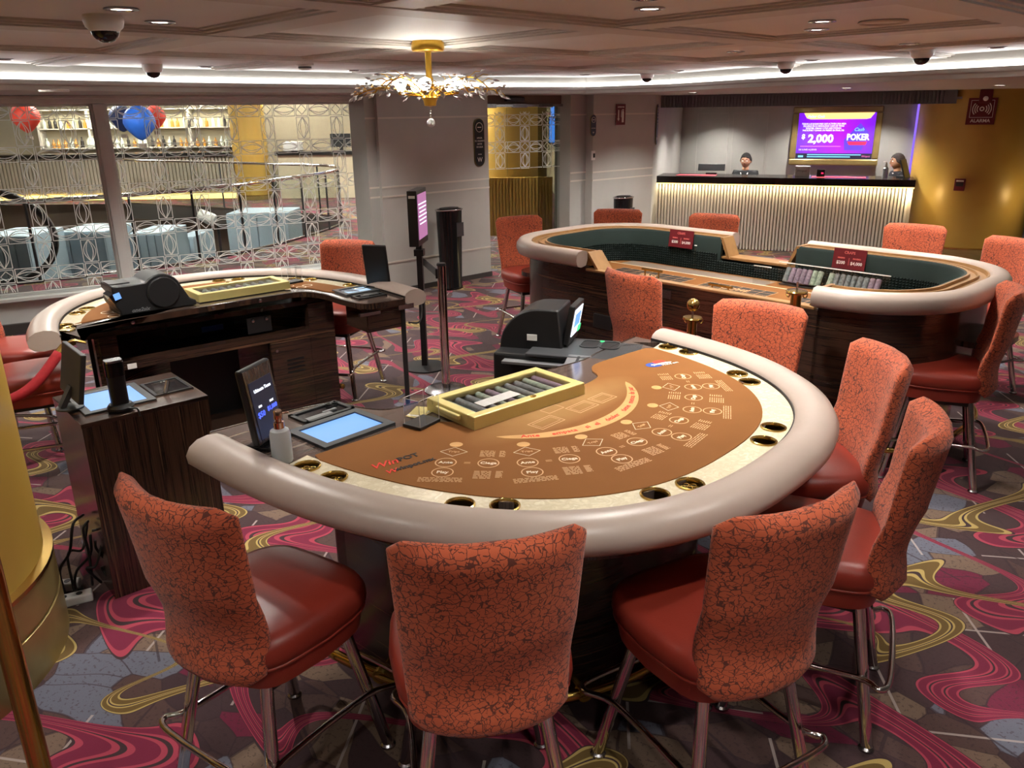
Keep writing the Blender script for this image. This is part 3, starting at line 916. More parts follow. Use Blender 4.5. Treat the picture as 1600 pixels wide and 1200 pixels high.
def poker_table(name, label, O, th, a, b, dealer, felt_edge, rail_hi, cups, cab, Z=0.915):
    t = thing(name, label, 'gaming table', (O[0], O[1], 0), th, 'poker tables')
    ain, bin_ = a, b                                    # inner edge of the padded rail
    af, bf = a - 0.105, b - 0.110                       # edge of the felt
    # wooden dealer top
    dl_ = catmull([(p[0], p[1], 0) for p in dealer], 5); dl_ = [(p.x, p.y) for p in dl_]
    L, Rr = dl_[0], dl_[-1]
    mid = [p for p in SEpath(af + 0.02, bf + 0.02, 60) ]
    pts = [p for p in mid if p[0] < 0 or p[1] > Rr[1]]
    poly = dl_ + [(ain, Rr[1] + 0.0)] + [(ain, felt_edge[-1][1] + 0.02)] + [p for p in reversed(mid) if p[1] > felt_edge[0][1] * 0.9] + [(-ain, felt_edge[0][1] - 0.02), (-ain, L[1])]
    m = MB(); m.prism([loc_(p) for p in poly], Z - 0.035, Z - 0.002); m.build('dealer_top', 'grey_wood', t)
    m = MB(); m.sweep([loc_(p) for p in dl_], [(0.0, -0.04), (0.012, -0.036), (0.012, -0.002), (0.0, 0.0)], Z, side=-1.0); m.build('top_edge', 'ebony_top', t)
    # felt
    fe = [(p.x, p.y) for p in catmull([(q[0], q[1], 0) for q in felt_edge], 5)]
    arc = [p for p in SEpath(af, bf, 72) if (p[1] > felt_edge[0][1] if p[0] < 0 else p[1] > felt_edge[-1][1])]
    m = MB(); m.prism([loc_(p) for p in fe + list(reversed(arc))], Z - 0.004, Z + 0.003); m.build('felt', 'felt', t)
    # racetrack with holes for the cups
    outer = [p for p in SEpath(ain + 0.01, bin_ + 0.01, 72) if (p[1] > felt_edge[0][1] - 0.03 if p[0] < 0 else p[1] > felt_edge[-1][1] - 0.03)]
    inner = [p for p in SEpath(af - 0.003, bf - 0.003, 72) if (p[1] > felt_edge[0][1] - 0.03 if p[0] < 0 else p[1] > felt_edge[-1][1] - 0.03)]
    bm = bmesh.new(); edges = []
    def loop(pl):
        vs = [bm.verts.new((p[0], -p[1], Z)) for p in pl]
        for i in range(len(vs)): edges.append(bm.edges.new((vs[i], vs[(i + 1) % len(vs)])))
    loop(outer + list(reversed(inner)))
    for (cx, cy, g) in cups:
        loop([(cx + 0.040 * math.cos(2 * PI * k / 16), cy + 0.040 * math.sin(2 * PI * k / 16)) for k in range(16)])
    bmesh.ops.triangle_fill(bm, edges=edges, use_beauty=True)
    me = bpy.data.meshes.new('racetrack'); bm.normal_update()
    for f in bm.faces:
        if f.normal.z < 0: f.normal_flip()
    bm.to_mesh(me); bm.free(); me.materials.append(MAT['racetrack'])
    o = bpy.data.objects.new('racetrack', me); COL.objects.link(o); o.parent = t
    for (cx, cy, g) in cups: make_cup(t, cx, -cy, Z, g)
    # padded rail
    rp = [(-ain, -0.06 if dealer[0][1] < 0 else 0.0)] + [(-ain, -0.03)] + SEpath(ain, bin_, 96, -1.0, rail_hi)
    rp = [loc_(p) for p in rp]
    prof = [(0.0, -0.03), (0.0, 0.012), (0.010, 0.028), (0.035, 0.042), (0.070, 0.047), (0.108, 0.042), (0.138, 0.024), (0.154, -0.004), (0.150, -0.034), (0.130, -0.054), (0.085, -0.062), (0.03, -0.056)]
    m = MB(); m.sweep(rp, prof, Z, side=1.0); m.build('padded_rail', 'cream_vinyl', t, smooth=50, bevel=0.0)
    m = MB(); m.sweep(rp, [(-0.004, 0.0), (0.004, 0.0), (0.004, 0.012), (-0.004, 0.012)], Z, side=1.0); m.build('rail_seam', 'print_black', t)
    # underside board
    e_ = max(cab[2], Rr[1])
    und = [p for p in SEpath(ain + 0.06, bin_ + 0.06, 60) if p[1] > e_]
    m = MB(); m.prism([loc_(p) for p in und], Z - 0.105, Z - 0.075); m.build('under_board', 'ebony_top', t)
    # cabinet
    ca, cb, e0, x0, x1 = cab
    arc = [p for p in SEpath(ca, cb, 40) if p[1] > e0 + 0.001]
    arc = [(max(x0, min(x1, p[0])), p[1]) for p in arc]
    arc = [(x0, e0)] + arc + [(x1, e0)]
    m = MB(); m.sweep([loc_(p) for p in arc], [(0, 0.0), (-0.03, 0.0), (-0.03, Z - 0.105), (0, Z - 0.105)], 0.0, side=1.0); m.build('cabinet_front', 'ebony_h', t, smooth=40)
    y = -e0
    # dealer-side face of the cabinet: post, open shelf, bar, lower bay, vented door
    zt = Z - 0.10
    bay1 = x1 - 0.12; bay0 = x0 + 0.46
    m = MB(); m.box(((bay1 + x1) / 2, y - 0.02, zt / 2), (x1 - bay1, 0.06, zt)); m.build('cabinet_post', 'ebony_h', t)
    m = MB(); m.box((x0 + 0.09, y - 0.02, zt / 2), (0.18, 0.06, zt)); m.build('cabinet_side', 'ebony_h', t)
    m = MB(); m.box((x0 + 0.32, y - 0.015, 0.32), (0.28, 0.05, 0.55)); dr = m.build('cabinet_door', 'ebony_h', t, bevel=0.004)
    for k in range(4):
        m = MB(); m.box((x0 + 0.30, y + 0.011, 0.46 - k * 0.028), (0.12, 0.006, 0.011)); m.build('vent_slot', 'black_inside', dr)
    m = MB(); m.lathe([(0.0, 0.0), (0.010, 0.0), (0.010, 0.012), (0.0, 0.012)], 10, (x0 + 0.425, y + 0.01, 0.54), Matrix.Rotation(-PI / 2, 3, 'X')); m.build('door_lock', 'steel', dr)
    m = MB(); m.box(((x0 + 0.18 + bay1) / 2, y - 0.03, 0.625), (bay1 - x0 - 0.18, 0.08, 0.05)); m.build('shelf_bar', 'ebony_h', t)
    m = MB(); m.box(((x0 + 0.18 + bay1) / 2, y - 0.25, 0.61), (bay1 - x0 - 0.18, 0.40, 0.02)); m.build('shelf', 'black_inside', t)
    m = MB(); m.box(((x0 + x1) / 2, y - 0.42, zt / 2), (x1 - x0 - 0.08, 0.02, zt)); m.build('cabinet_back', 'black_inside', t)
    m = MB(); m.box(((x0 + x1) / 2, y - 0.22, 0.03), (x1 - x0 - 0.04, 0.42, 0.05)); m.build('plinth', 'ebony_h', t)
    # brass foot rail round the players' side
    fr = [p for p in SEpath(ca + 0.13, cb + 0.13, 60) if p[1] > e0 + 0.05]
    m = MB(); m.tube([(p[0], -p[1], 0.16) for p in fr], 0.019, 10); ft = m.build('foot_rail', 'brass', t, smooth=180)
    for k in (4, len(fr) // 3, 2 * len(fr) // 3, len(fr) - 5):
        p = fr[k]; q = (p[0] * 0.86, p[1] * 0.88)
        m = MB(); m.tube([(p[0], -p[1], 0.16), (q[0], -q[1], 0.16)], 0.011, 8); m.tube([(p[0] * 1.012, -p[1] * 1.012, 0.16), (p[0] * 0.985, -p[1] * 0.985, 0.16)], 0.027, 10)
        m.build('rail_bracket', 'brass', ft, smooth=40)
    return t
TH1 = math.radians(47.49)
O1 = (-0.26, 3.328)
cups1 = [(-0.975, 0.335, 1), (-0.967, 0.47, 1), (-0.835, 0.905, 0), (-0.755, 1.01, 0), (-0.41, 1.30, 0), (-0.28, 1.342, 1), (0.18, 1.36, 0), (0.32, 1.33, 0), (0.735, 1.03, 0), (0.80, 0.94, 1), (0.955, 0.61, 1), (0.968, 0.49, 1)]
cups1 = [(x, y, g) for x, y, g in cups1]
T1 = poker_table('poker_table', 'large rounded poker table with cream padded rail and printed brown felt in front', O1, TH1, 1.035, 1.425,
    [(-1.03, -0.19), (-0.80, -0.165), (-0.62, -0.135), (-0.545, -0.085), (-0.51, 0.04), (-0.45, 0.125), (-0.30, 0.15), (0.10, 0.225), (0.50, 0.30), (0.73, 0.28), (1.03, 0.26)],
    [(-0.905, 0.28), (-0.70, 0.295), (-0.52, 0.31), (-0.45, 0.35), (-0.36, 0.44), (-0.22, 0.48), (0.02, 0.51), (0.24, 0.525), (0.38, 0.505), (0.44, 0.43), (0.52, 0.39), (0.70, 0.40), (0.875, 0.42)],
    hi_for(1.035, 1.425, 0.36), cups1, (0.82, 1.10, 0.16, -0.77, 0.77))
TH2 = math.radians(218.3)
O2 = (-1.47, 4.31)
s2 = 0.93 / 1.035
cups2 = [(-0.86, 0.40, 1), (-0.855, 0.53, 1), (-0.74, 0.88, 0), (-0.66, 0.97, 0), (-0.36, 1.235, 1), (-0.24, 1.275, 1), (0.17, 1.29, 1), (0.30, 1.26, 1), (0.66, 0.97, 1), (0.73, 0.88, 1), (0.85, 0.60, 1), (0.862, 0.50, 1)]
O2s = (O2[0] + 0.06 * 0.785, O2[1] + 0.06 * 0.62)
T2 = poker_table('poker_table', 'rear poker table by the etched windows, showing its open dealer side', O2s, TH2, 0.93, 1.36,
    [(-0.92, -0.06), (-0.74, -0.05), (-0.66, 0.0), (-0.625, 0.18), (-0.61, 0.40), (-0.55, 0.55), (-0.40, 0.59), (0.10, 0.57), (0.60, 0.53), (0.93, 0.48)],
    [(-0.80, 0.30), (-0.66, 0.42), (-0.60, 0.62), (-0.45, 0.76), (-0.2, 0.78), (0.2, 0.76), (0.4, 0.72), (0.55, 0.66), (0.80, 0.60)],
    hi_for(0.93, 1.36, 0.34), cups2, (0.80, 1.08, 0.62, -0.76, 0.72))

# felt printing of the near table
ZF = 0.9190
def print_layout(T):
    spots = [(-0.536, 0.58), (-0.385, 0.755), (-0.203, 0.864), (0.016, 0.904), (0.227, 0.881), (0.417, 0.777)]
    antes = [(-0.66, 0.679), (-0.478, 0.876), (-0.236, 1.014), (0.033, 1.067), (0.304, 1.026), (0.548, 0.895)]
    words = {}
    for i, (s, a) in enumerate(zip(spots, antes)):
        d = Vector((a[0] - s[0], -(a[1] - s[1]), 0)).normalized()
        rz = math.atan2(-d.y, -d.x) - PI / 2              # text up points to the middle of the table
        st = bpy.data.objects.new('betting_spot', None); st.empty_display_size = 0.05
        COL.objects.link(st); st.parent = T; st.location = (s[0], -s[1], ZF); st.rotation_euler = (0, 0, rz)
        # local: -y is outward, +x to the player's right
        def put(key, make):
            if key in words:
                o = words[key].copy(); COL.objects.link(o); o.parent = st
            else:
                o = make(); words[key] = o
        def flat(mb, nm, mt): return lambda: mb.build(nm, mt, st, fix=False)
        m = MB(); m.disc((0, 0, 0.0002), 0.021, 20, sx=1.1); put('g', flat(m, 'bonus_dot', 'print_gold'))
        m = MB()
        for r0, r1 in ((0.044, 0.0475),):
            for k in range(4):
                p = [(r0 * math.cos(k * PI / 2), -0.062 + r0 * 0.8 * math.sin(k * PI / 2)), (r0 * math.cos((k + 1) * PI / 2), -0.062 + r0 * 0.8 * math.sin((k + 1) * PI / 2))]
                q = [(r1 * math.cos(k * PI / 2), -0.062 + r1 * 0.8 * math.sin(k * PI / 2)), (r1 * math.cos((k + 1) * PI / 2), -0.062 + r1 * 0.8 * math.sin((k + 1) * PI / 2))]
                m.quad((*p[0], 0.0002), (*p[1], 0.0002), (*q[1], 0.0002), (*q[0], 0.0002))
        put('d', flat(m, 'diamond_outline', 'print_white'))
        put('dt', lambda: text('Trips', 0.019, 'print_tan', st, (0, -0.062, 0.0003)))
        m = MB()
        for cx, cy in ((-0.015, -0.150), (0.125, -0.150), (-0.015, -0.225)): m.disc((cx, cy, 0.0002), 0.036, 24, 0.032)
        for k in (-1, 1): m.quad((0.045, -0.150 + k * 0.004 - 0.0012, 0.0002), (0.066, -0.150 + k * 0.004 - 0.0012, 0.0002), (0.066, -0.150 + k * 0.004 + 0.0012, 0.0002), (0.045, -0.150 + k * 0.004 + 0.0012, 0.0002))
        put('c', flat(m, 'circle_outlines', 'print_tan'))
        for key, w, cx, cy in (('a', 'Ante', -0.015, -0.150), ('b', 'Ciega', 0.125, -0.150), ('p', 'Play', -0.015, -0.225)):
            put(key, lambda w=w, cx=cx, cy=cy: text(w, 0.024, 'print_white', st, (cx, cy, 0.0003), bold=0.0005))
        m = MB(); rnd = random.Random(3)
        def lines(x, y, n, w, gap=0.0085):
            for k in range(n):
                xx = x
                while xx < x + w:
                    l = 0.006 + rnd.random() * 0.016
                    l = min(l, x + w - xx)
                    m.quad((xx, y - k * gap, 0.0002), (xx + l, y - k * gap, 0.0002), (xx + l, y - k * gap + 0.0036, 0.0002), (xx, y - k * gap + 0.0036, 0.0002))
                    xx += l + 0.004
        lines(0.09, -0.055, 6, 0.05); lines(0.155, -0.055, 6, 0.02)
        lines(0.085, -0.215, 7, 0.055); lines(0.155, -0.215, 6, 0.022)
        lines(-0.085, -0.268, 4, 0.14)
        put('l', lambda: stuff(m.build('pay_lines', 'print_tan', st, fix=False)))
    # crescent banner
    m = MB(); cx, cy = 0.0, 0.35; prev = None
    for k in range(33):
        a = math.radians(-54 + 108 * k / 32); w = 0.030 * math.sin(PI * k / 32) ** 0.5 + 0.001
        pts = [(cx + r * math.sin(a), -(cy + r * math.cos(a)), ZF + 0.0002) for r in (0.49 - w, 0.49 + w)]
        if prev: m.quad(prev[0], pts[0], pts[1], prev[1])
        prev = pts
    m.build('crescent_banner', 'print_gold', T, fix=False)
    ws = [('Ante', -40), ('empata', -25), ('si', -13.5), ('el', -8), ('dealer', 2.5), ('tiene', 16), ('menos', 28), ('de', 37), ('par', 43)]
    for w, deg in ws:
        a = math.radians(deg)
        text(w, 0.034, 'print_red', T, (cx + 0.488 * math.sin(a), -(cy + 0.488 * math.cos(a)), ZF + 0.0006), (0, 0, a), bold=0.0004)
    # dealer boxes
    m = MB()
    def rect(x, y, w, h, s=0.003):
        for a, b, c, d in ((x, y, x + w, y + s), (x, y + h - s, x + w, y + h), (x, y, x + s, y + h), (x + w - s, y, x + w, y + h)):
            m.quad((a, -b, ZF + 0.0002), (c, -b, ZF + 0.0002), (c, -d, ZF + 0.0002), (a, -d, ZF + 0.0002))
    for x, w in ((-0.24, 0.13), (-0.02, 0.12), (0.12, 0.10)): rect(x, 0.645, w, 0.075); rect(x + 0.012, 0.657, w - 0.024, 0.05, 0.002)
    rect(-0.10, 0.585, 0.09, 0.05)
    m.build('dealer_boxes', 'print_tan', T, fix=False)
    # logos
    lg = (-0.20)
    text('Win', 0.055, 'print_red', T, (-0.805, -0.520, ZF + 0.0006), (0, 0, lg), bold=0.0006, shear=0.35)
    text('POT', 0.040, 'print_black', T, (-0.715, -0.536, ZF + 0.0006), (0, 0, lg), bold=0.001)
    text('W', 0.038, 'print_red', T, (-0.825, -0.580, ZF + 0.0006), (0, 0, lg), bold=0.0006, shear=0.35)
    text('winpot.mx', 0.034, 'print_black', T, (-0.738, -0.595, ZF + 0.0006), (0, 0, lg), bold=0.001)
    em = (0.70, -0.60)
    rz = math.radians(-20)
    m = MB(); m.disc((em[0] - 0.025, em[1], ZF + 0.0003), 0.035, 16, sx=1.2, sy=0.9, rz=rz); m.build('emblem_blue', 'print_blue', T, fix=False)
    m = MB(); m.disc((em[0] + 0.025, em[1] + 0.006, ZF + 0.0004), 0.030, 16, sx=1.1, sy=0.8, rz=rz); m.build('emblem_red', 'print_red', T, fix=False)
    m = MB(); m.disc((em[0] + 0.02, em[1] - 0.018, ZF + 0.0005), 0.028, 16, sx=1.7, sy=0.35, rz=rz); m.build('emblem_white', 'sign_white', T, fix=False)
    m = MB()
    st = []
    for k in range(10):
        r = 0.016 if k % 2 == 0 else 0.007; a = k * PI / 5 + 0.3
        st.append((em[0] - 0.03 + r * math.cos(a), em[1] + r * math.sin(a), ZF + 0.0006))
    m.add(st, [tuple(range(10))]); m.build('emblem_star', 'sign_white', T, fix=False)
    text("Hold'em", 0.026, 'sign_white', T, (em[0] + 0.035, em[1] - 0.045, ZF + 0.0006), (0, 0, rz))
print_layout(T1)
def print_rear(T):
    for k in range(6):
        a = math.radians(-62 + 124 * k / 5)
        st = bpy.data.objects.new('betting_spot', None); st.empty_display_size = 0.05; COL.objects.link(st); st.parent = T
        st.location = (0.62 * math.sin(a), -(0.42 + 0.60 * math.cos(a)), ZF); st.rotation_euler = (0, 0, a)
        m = MB()
        m.disc((0, 0.075, 0), 0.021, 16)
        for cx, cy in ((-0.04, -0.01), (0.06, -0.01), (-0.04, -0.075)): m.disc((cx, cy, 0.0), 0.034, 20, 0.028)
        m.build('circle_outlines', 'print_white', st, fix=False)
    m = MB(); prev = None
    for k in range(33):
        a = math.radians(-56 + 112 * k / 32)
        pts = [(r * math.sin(a) * 1.1, -(0.46 + r * math.cos(a) * 0.9), ZF) for r in (0.46, 0.475)]
        if prev: m.quad(prev[0], pts[0], pts[1], prev[1])
        prev = pts
    m.build('crescent_banner', 'print_tan', T, fix=False)
    m = MB()
    rnd = random.Random(5)
    for k in range(40):
        a = math.radians(-48 + 96 * k / 39); r = 0.50
        p = Vector((r * math.sin(a) * 1.1, -(0.46 + r * math.cos(a) * 0.9), ZF)); t = Vector((math.cos(a), math.sin(a), 0)) * 0.008; n = Vector((math.sin(a), -math.cos(a), 0)) * 0.012
        m.quad(p - t - n, p + t - n, p + t + n, p - t + n)
    stuff(m.build('banner_letters', 'print_white', T, fix=False))
print_rear(T2)
# ------------------------------------------------------------------ things on the poker tables
def on_table(T, e1, e2, z=0.0):
    R = Matrix.Rotation(T.rotation_euler[2], 3, 'Z')
    return Vector(T.location) + R @ Vector((e1, -e2, z))
def chip_box(T, e1, e2, rot, label, w=0.57, d=0.29, notes=True):
    p = on_table(T, e1, e2, 0.9185)
    t = thing('chip_tray', label, 'chip tray', p, T.rotation_euler[2] + rot, 'covered chip trays')
    h = 0.050
    m = MB()
    for c, dd in (((0, d / 2 - 0.02, h - 0.012), (w, 0.04, 0.024)), ((0, -d / 2 + 0.02, h - 0.012), (w, 0.04, 0.024)), ((w / 2 - 0.02, 0, h - 0.012), (0.04, d - 0.078, 0.024)), ((-w / 2 + 0.02, 0, h - 0.012), (0.04, d - 0.078, 0.024))): m.box(c, dd)
    m.build('lid_frame', 'gold_paint', t, bevel=0.004)
    m = MB()
    for c, dd in (((0, d / 2 - 0.006, 0.016), (w, 0.012, 0.032)), ((0, -d / 2 + 0.006, 0.016), (w, 0.012, 0.032)), ((w / 2 - 0.006, 0, 0.016), (0.012, d - 0.024, 0.032)), ((-w / 2 + 0.006, 0, 0.016), (0.012, d - 0.024, 0.032))): m.box(c, dd)
    m.build('tray_sides', 'gold_paint', t)
    m = MB(); m.box((-w / 2 - 0.008, 0, 0.03), (0.016, d * 0.5, 0.02)); m.build('handle', 'gold_paint', t, bevel=0.005)
    m = MB(); m.box((0, 0, h - 0.008), (w - 0.08, d - 0.08, 0.004)); m.build('glass_lid', 'acrylic', t)
    m = MB(); m.box((0, 0, 0.006), (w - 0.03, d - 0.03, 0.008)); m.build('tray_floor', 'mid_grey', t)
    for k in range(10):
        x = -w / 2 + 0.06 + k * (w - 0.12) / 9
        m = MB(); m.tube([(x, -d / 2 + 0.05, 0.020), (x, d / 2 - 0.05, 0.020)], 0.0165, 10)
        m.build('chip_row', ('chip_green', 'chip_dark', 'chip_dark', 'chip_green', 'chip_purple')[k % 5], t, smooth=40)
    if notes:
        m = MB(); m.box((-w * 0.12, -0.02, h - 0.014), (w * 0.34, 0.06, 0.002), 0.05); m.build('paper_slip', 'paper', t)
    m = MB(); m.lathe([(0.012, 0), (0.012, 0.004), (0.006, 0.006)], 10, (0.02, -d / 2 + 0.018, h)); m.build('lid_lock', 'brass', t)
    return t
chip_box(T1, -0.105, 0.425, math.radians(-6.5), 'pale gold framed chip tray with paper slips on the near table')
chip_box(T2, -0.20, 0.80, math.radians(2), 'pale gold framed chip tray on the rear table', 0.60, 0.26, False)

# flush touch screens and card pits are parts of the tables
def station(T, sx, sy, w, d, mat, tray, rot=0.0):
    z = 0.914
    r = bpy.data.objects.new('dealer_console', None); COL.objects.link(r); r.parent = T; r.empty_display_size = 0.05
    r.location = (sx, -sy, z); r.rotation_euler = (0, 0, rot)
    m = MB()
    for c, dd in (((0, d / 2 - 0.015, 0.004), (w, 0.03, 0.012)), ((0, -d / 2 + 0.015, 0.004), (w, 0.03, 0.012)), ((w / 2 - 0.015, 0, 0.004), (0.03, d - 0.06, 0.012)), ((-w / 2 + 0.015, 0, 0.004), (0.03, d - 0.06, 0.012))): m.box(c, dd)
    m.build('screen_bezel', 'dark_grey', r)
    m = MB(); m.box((0, 0, 0.0), (w - 0.05, d - 0.05, 0.008)); m.build('touch_screen', mat, r)
    tx, ty, tw, td = tray
    m = MB()
    for c, dd in (((tx, ty + td / 2 - 0.008, 0.003), (tw, 0.016, 0.010)), ((tx, ty - td / 2 + 0.008, 0.003), (tw, 0.016, 0.010)), ((tx + tw / 2 - 0.008, ty, 0.003), (0.016, td, 0.010)), ((tx - tw / 2 + 0.008, ty, 0.003), (0.016, td, 0.010))): m.box(c, dd)
    m.build('pit_rim', 'black_plastic', r)
    m = MB(); m.box((tx, ty, 0.0), (tw - 0.03, td - 0.03, 0.006)); m.build('pit_floor', 'black_gloss', r)
    m = MB(); m.box((tx + tw * 0.12, ty - td * 0.1, 0.006), (tw * 0.28, 0.012, 0.006), 0.0); m.box((tx - tw * 0.15, ty - td * 0.28, 0.005), (tw * 0.5, td * 0.3, 0.004)); m.build('pit_slot', 'mid_grey', r)
    return r
station(T1, -0.70, 0.15, 0.31, 0.235, 'screen_blue', (0.05, 0.195, 0.22, 0.125))
station(T2, -0.80, 0.335, 0.24, 0.20, 'screen_pale', (0.01, 0.19, 0.20, 0.11))
m = MB(); m.box((-0.575, 0.085, 0.916), (0.055, 0.03, 0.006), 0.2); k_ = m.build('cable_tray', 'black_plastic', T1)
for x_ in (-0.59, -0.563):
    m = MB(); m.tube([(x_ + 0.010 * math.cos(q), 0.085 + 0.010 * math.sin(q), 0.924) for q in [2 * PI * k / 10 for k in range(10)]], 0.004, 6, closed=True); m.build('cable_loop', 'black_plastic', k_, smooth=180)

def bet_sign(T, e1, e2, rot, label, front=True):
    p = on_table(T, e1, e2, 0.914)
    t = thing('bet_limit_display', label, 'display', p, T.rotation_euler[2] + rot, 'small upright table displays')
    M_ = Matrix.Rotation(math.radians(-8), 3, 'X')
    def B(c, d, nm, mt, bv=0.0):
        m = MB(); m.box(M_ @ Vector(c), d, M=M_); return m.build(nm, mt, t, bevel=bv)
    B((0, 0, 0.155), (0.17, 0.026, 0.27), 'housing', 'black_plastic', 0.008)
    B((0, -0.0140, 0.155), (0.158, 0.003, 0.255), 'wood_face', 'ebony_v')
    B((0, -0.0165, 0.140), (0.130, 0.003, 0.20), 'screen', 'screen_dark')
    m = MB(); m.box((0, 0.01, 0.008), (0.14, 0.09, 0.016)); m.build('foot', 'black_gloss', t, bevel=0.004)
    if front:
        rot_ = (math.radians(90 - 8), 0, 0)
        for s, sz, x, z, mt in (('Ultimate Texas', 0.016, 0, 0.205, 'screen_white'), ('MIN', 0.010, -0.034, 0.150, 'screen_white'), ('MAX', 0.010, 0.034, 0.150, 'screen_white'), ('$50', 0.027, -0.036, 0.122, 'screen_digit'), ('$1,000', 0.021, 0.030, 0.128, 'screen_digit')):
            q = M_ @ Vector((x, -0.0195, z)); text(s, sz, mt, t, q, rot_, name='screen_text', bold=0.0004)
    return t
bet_sign(T1, -0.945, 0.075, math.radians(26), 'upright wooden-faced screen reading $50 and $1,000 on the near table')
bet_sign(T2, -0.97, 0.33, math.radians(-58), 'dark back of the upright screen on the rear table corner', True)

def pump_bottle(p):
    t = thing('pump_bottle', 'frosted soap bottle with copper pump on the near table', 'bottle', p)
    m = MB(); m.lathe([(0.0, 0.0), (0.031, 0.0), (0.034, 0.006), (0.034, 0.098), (0.030, 0.112), (0.016, 0.119), (0.014, 0.124)], 24); m.build('bottle_body', 'frosted', t, smooth=40)
    m = MB(); m.lathe([(0.0175, 0.120), (0.0175, 0.140), (0.012, 0.143), (0.012, 0.150), (0.0145, 0.152), (0.0145, 0.178), (0.012, 0.181), (0.0, 0.181)], 18); pm = m.build('pump', 'copper', t, smooth=40)
    m = MB(); m.tube([(0, 0, 0.168), (0.030, 0.018, 0.167)], 0.0045, 8); m.build('spout', 'copper', pm, smooth=60)
pump_bottle(on_table(T1, -1.0, 0.235, 0.914))

def discard(T, e1, e2, rot, label):
    p = on_table(T, e1, e2, 0.919)
    t = thing('discard_holder', label, 'card holder', p, T.rotation_euler[2] + rot, 'clear acrylic discard holders')
    m = MB(); m.box((0, 0, 0.006), (0.115, 0.085, 0.012)); m.build('base', 'black_plastic', t, bevel=0.002)
    for k, (c, d) in enumerate((((-0.052, 0, 0.06), (0.003, 0.075, 0.10)), ((0.02, 0.036, 0.06), (0.075, 0.003, 0.10)), ((0.02, -0.036, 0.06), (0.075, 0.003, 0.10)))):
        m = MB(); m.box(c, d); m.build('acrylic_wall', 'acrylic', t)
    m = MB()
    for x_, y_ in ((-0.052, 0.037), (-0.052, -0.037), (0.057, 0.036), (0.057, -0.036)): m.tube([(x_, y_, 0.012), (x_, y_, 0.11)], 0.0013, 4)
    m.tube([(0.057, 0.036, 0.11), (-0.052, 0.037, 0.11), (-0.052, -0.037, 0.11), (0.057, -0.036, 0.11)], 0.0013, 4)
    m.build('polished_edges', 'white_plastic', t)
discard(T1, -0.485, 0.345, math.radians(8), 'clear acrylic card holder on black base beside the gold tray')
discard(T2, -0.60, 0.86, math.radians(10), 'clear acrylic card holder standing on the rear table')
t = thing('playing_card', 'gold-edged cards lying behind the acrylic holder', 'cards', on_table(T1, -0.415, 0.25, 0.914), T1.rotation_euler[2] + 0.2)
for k in range(3):
    m = MB(); m.box((0.012 * k, 0.006 * k, 0.001 + 0.0012 * k), (0.088, 0.062, 0.0010), 0.15 * k); m.build('card', ('gold_paint', 'paper', 'gold_paint')[k], t)

# shuffler set into the near table
def hood_pts(x0, x1, y0, y1, zb, h):
    return None
def shuffler_near():
    p = G(886, 541, 0.91); p.z = 0.0
    t = thing('card_shuffler', 'black card shuffler with lit screen at the far dealer side of the near table', 'card shuffler', p, math.radians(-18), 'card shufflers')
    m = MB(); m.box((0.0, 0.02, 0.77), (0.66, 0.36, 0.26)); m.build('body', 'black_plastic', t, bevel=0.012)
    m = MB(); m.box((0.10, -0.03, 0.906), (0.52, 0.30, 0.014)); m.build('top_plate', 'dark_grey', t, bevel=0.004)
    # curved hood: profile in x,z swept along y
    prof = [(-0.35, 0.70), (-0.35, 0.84)]
    for k in range(9):
        a = PI - (PI / 2) * k / 8; prof.append((-0.13 + 0.22 * math.cos(a) * 0.9, 0.90 + 0.20 * math.sin(a)))
    prof += [(-0.03, 1.10), (-0.01, 0.90), (-0.01, 0.70)]
    m = MB(); n = len(prof); y0, y1 = 0.19, -0.06
    m.add([(x, y0, z) for x, z in prof] + [(x, y1, z) for x, z in prof], [tuple(range(n)), tuple(range(2 * n - 1, n - 1, -1))] + [(i, (i + 1) % n, n + (i + 1) % n, n + i) for i in range(n)])
    m.build('hood', 'black_plastic', t, smooth=35, bevel=0.008)
    MR = Matrix.Rotation(math.radians(10), 3, 'Y')
    m = MB(); m.box((0.015, 0.065, 1.02), (0.03, 0.20, 0.20), M=MR); sc = m.build('display_housing', 'black_plastic', t, bevel=0.006)
    m = MB(); m.box((0.033, 0.065, 1.028), (0.004, 0.16, 0.135), M=MR); m.build('display', 'screen_white', sc)
    m = MB(); m.box((0.0345, 0.065, 1.035), (0.004, 0.12, 0.07), M=MR); m.build('display_picture', 'screen_blue', sc)
    m = MB(); m.box((0.0345, 0.10, 0.985), (0.004, 0.05, 0.03), M=MR); m.build('display_button', 'screen_green', sc)
    for x in (0.105, 0.205):
        m = MB(); m.prism(rrect(x - 0.042, -0.01, x + 0.042, 0.11, 0.03), 0.912, 0.9145); m.build('card_well', 'black_inside', t)
        m = MB(); m.sweep(rrect(x - 0.042, -0.01, x + 0.042, 0.11, 0.03), [(0, 0), (0.006, 0), (0.006, 0.006), (0, 0.006)], 0.912, closed=True); m.build('well_rim', 'dark_grey', t)
    m = MB(); m.box((0.155, 0.10, 0.918), (0.02, 0.012, 0.006)); m.build('green_light', 'screen_green', t)
    m = MB(); m.box((0.10, -0.20, 0.895), (0.11, 0.11, 0.02), M=Matrix.Rotation(math.radians(12), 3, 'X')); m.build('card_ramp', 'mid_grey', t, bevel=0.003)
    m = MB(); m.box((0.10, -0.20, 0.9085), (0.012, 0.06, 0.004), M=Matrix.Rotation(math.radians(12), 3, 'X')); m.build('ramp_slot', 'black_inside', t)
    m = MB(); m.box((-0.10, -0.185, 0.868), (0.34, 0.05, 0.012)); m.build('ledge', 'mid_grey', t)
    m = MB(); m.box((-0.16, -0.064, 0.96), (0.05, 0.004, 0.03)); m.build('maker_label', 'white_plastic', t)
shuffler_near()

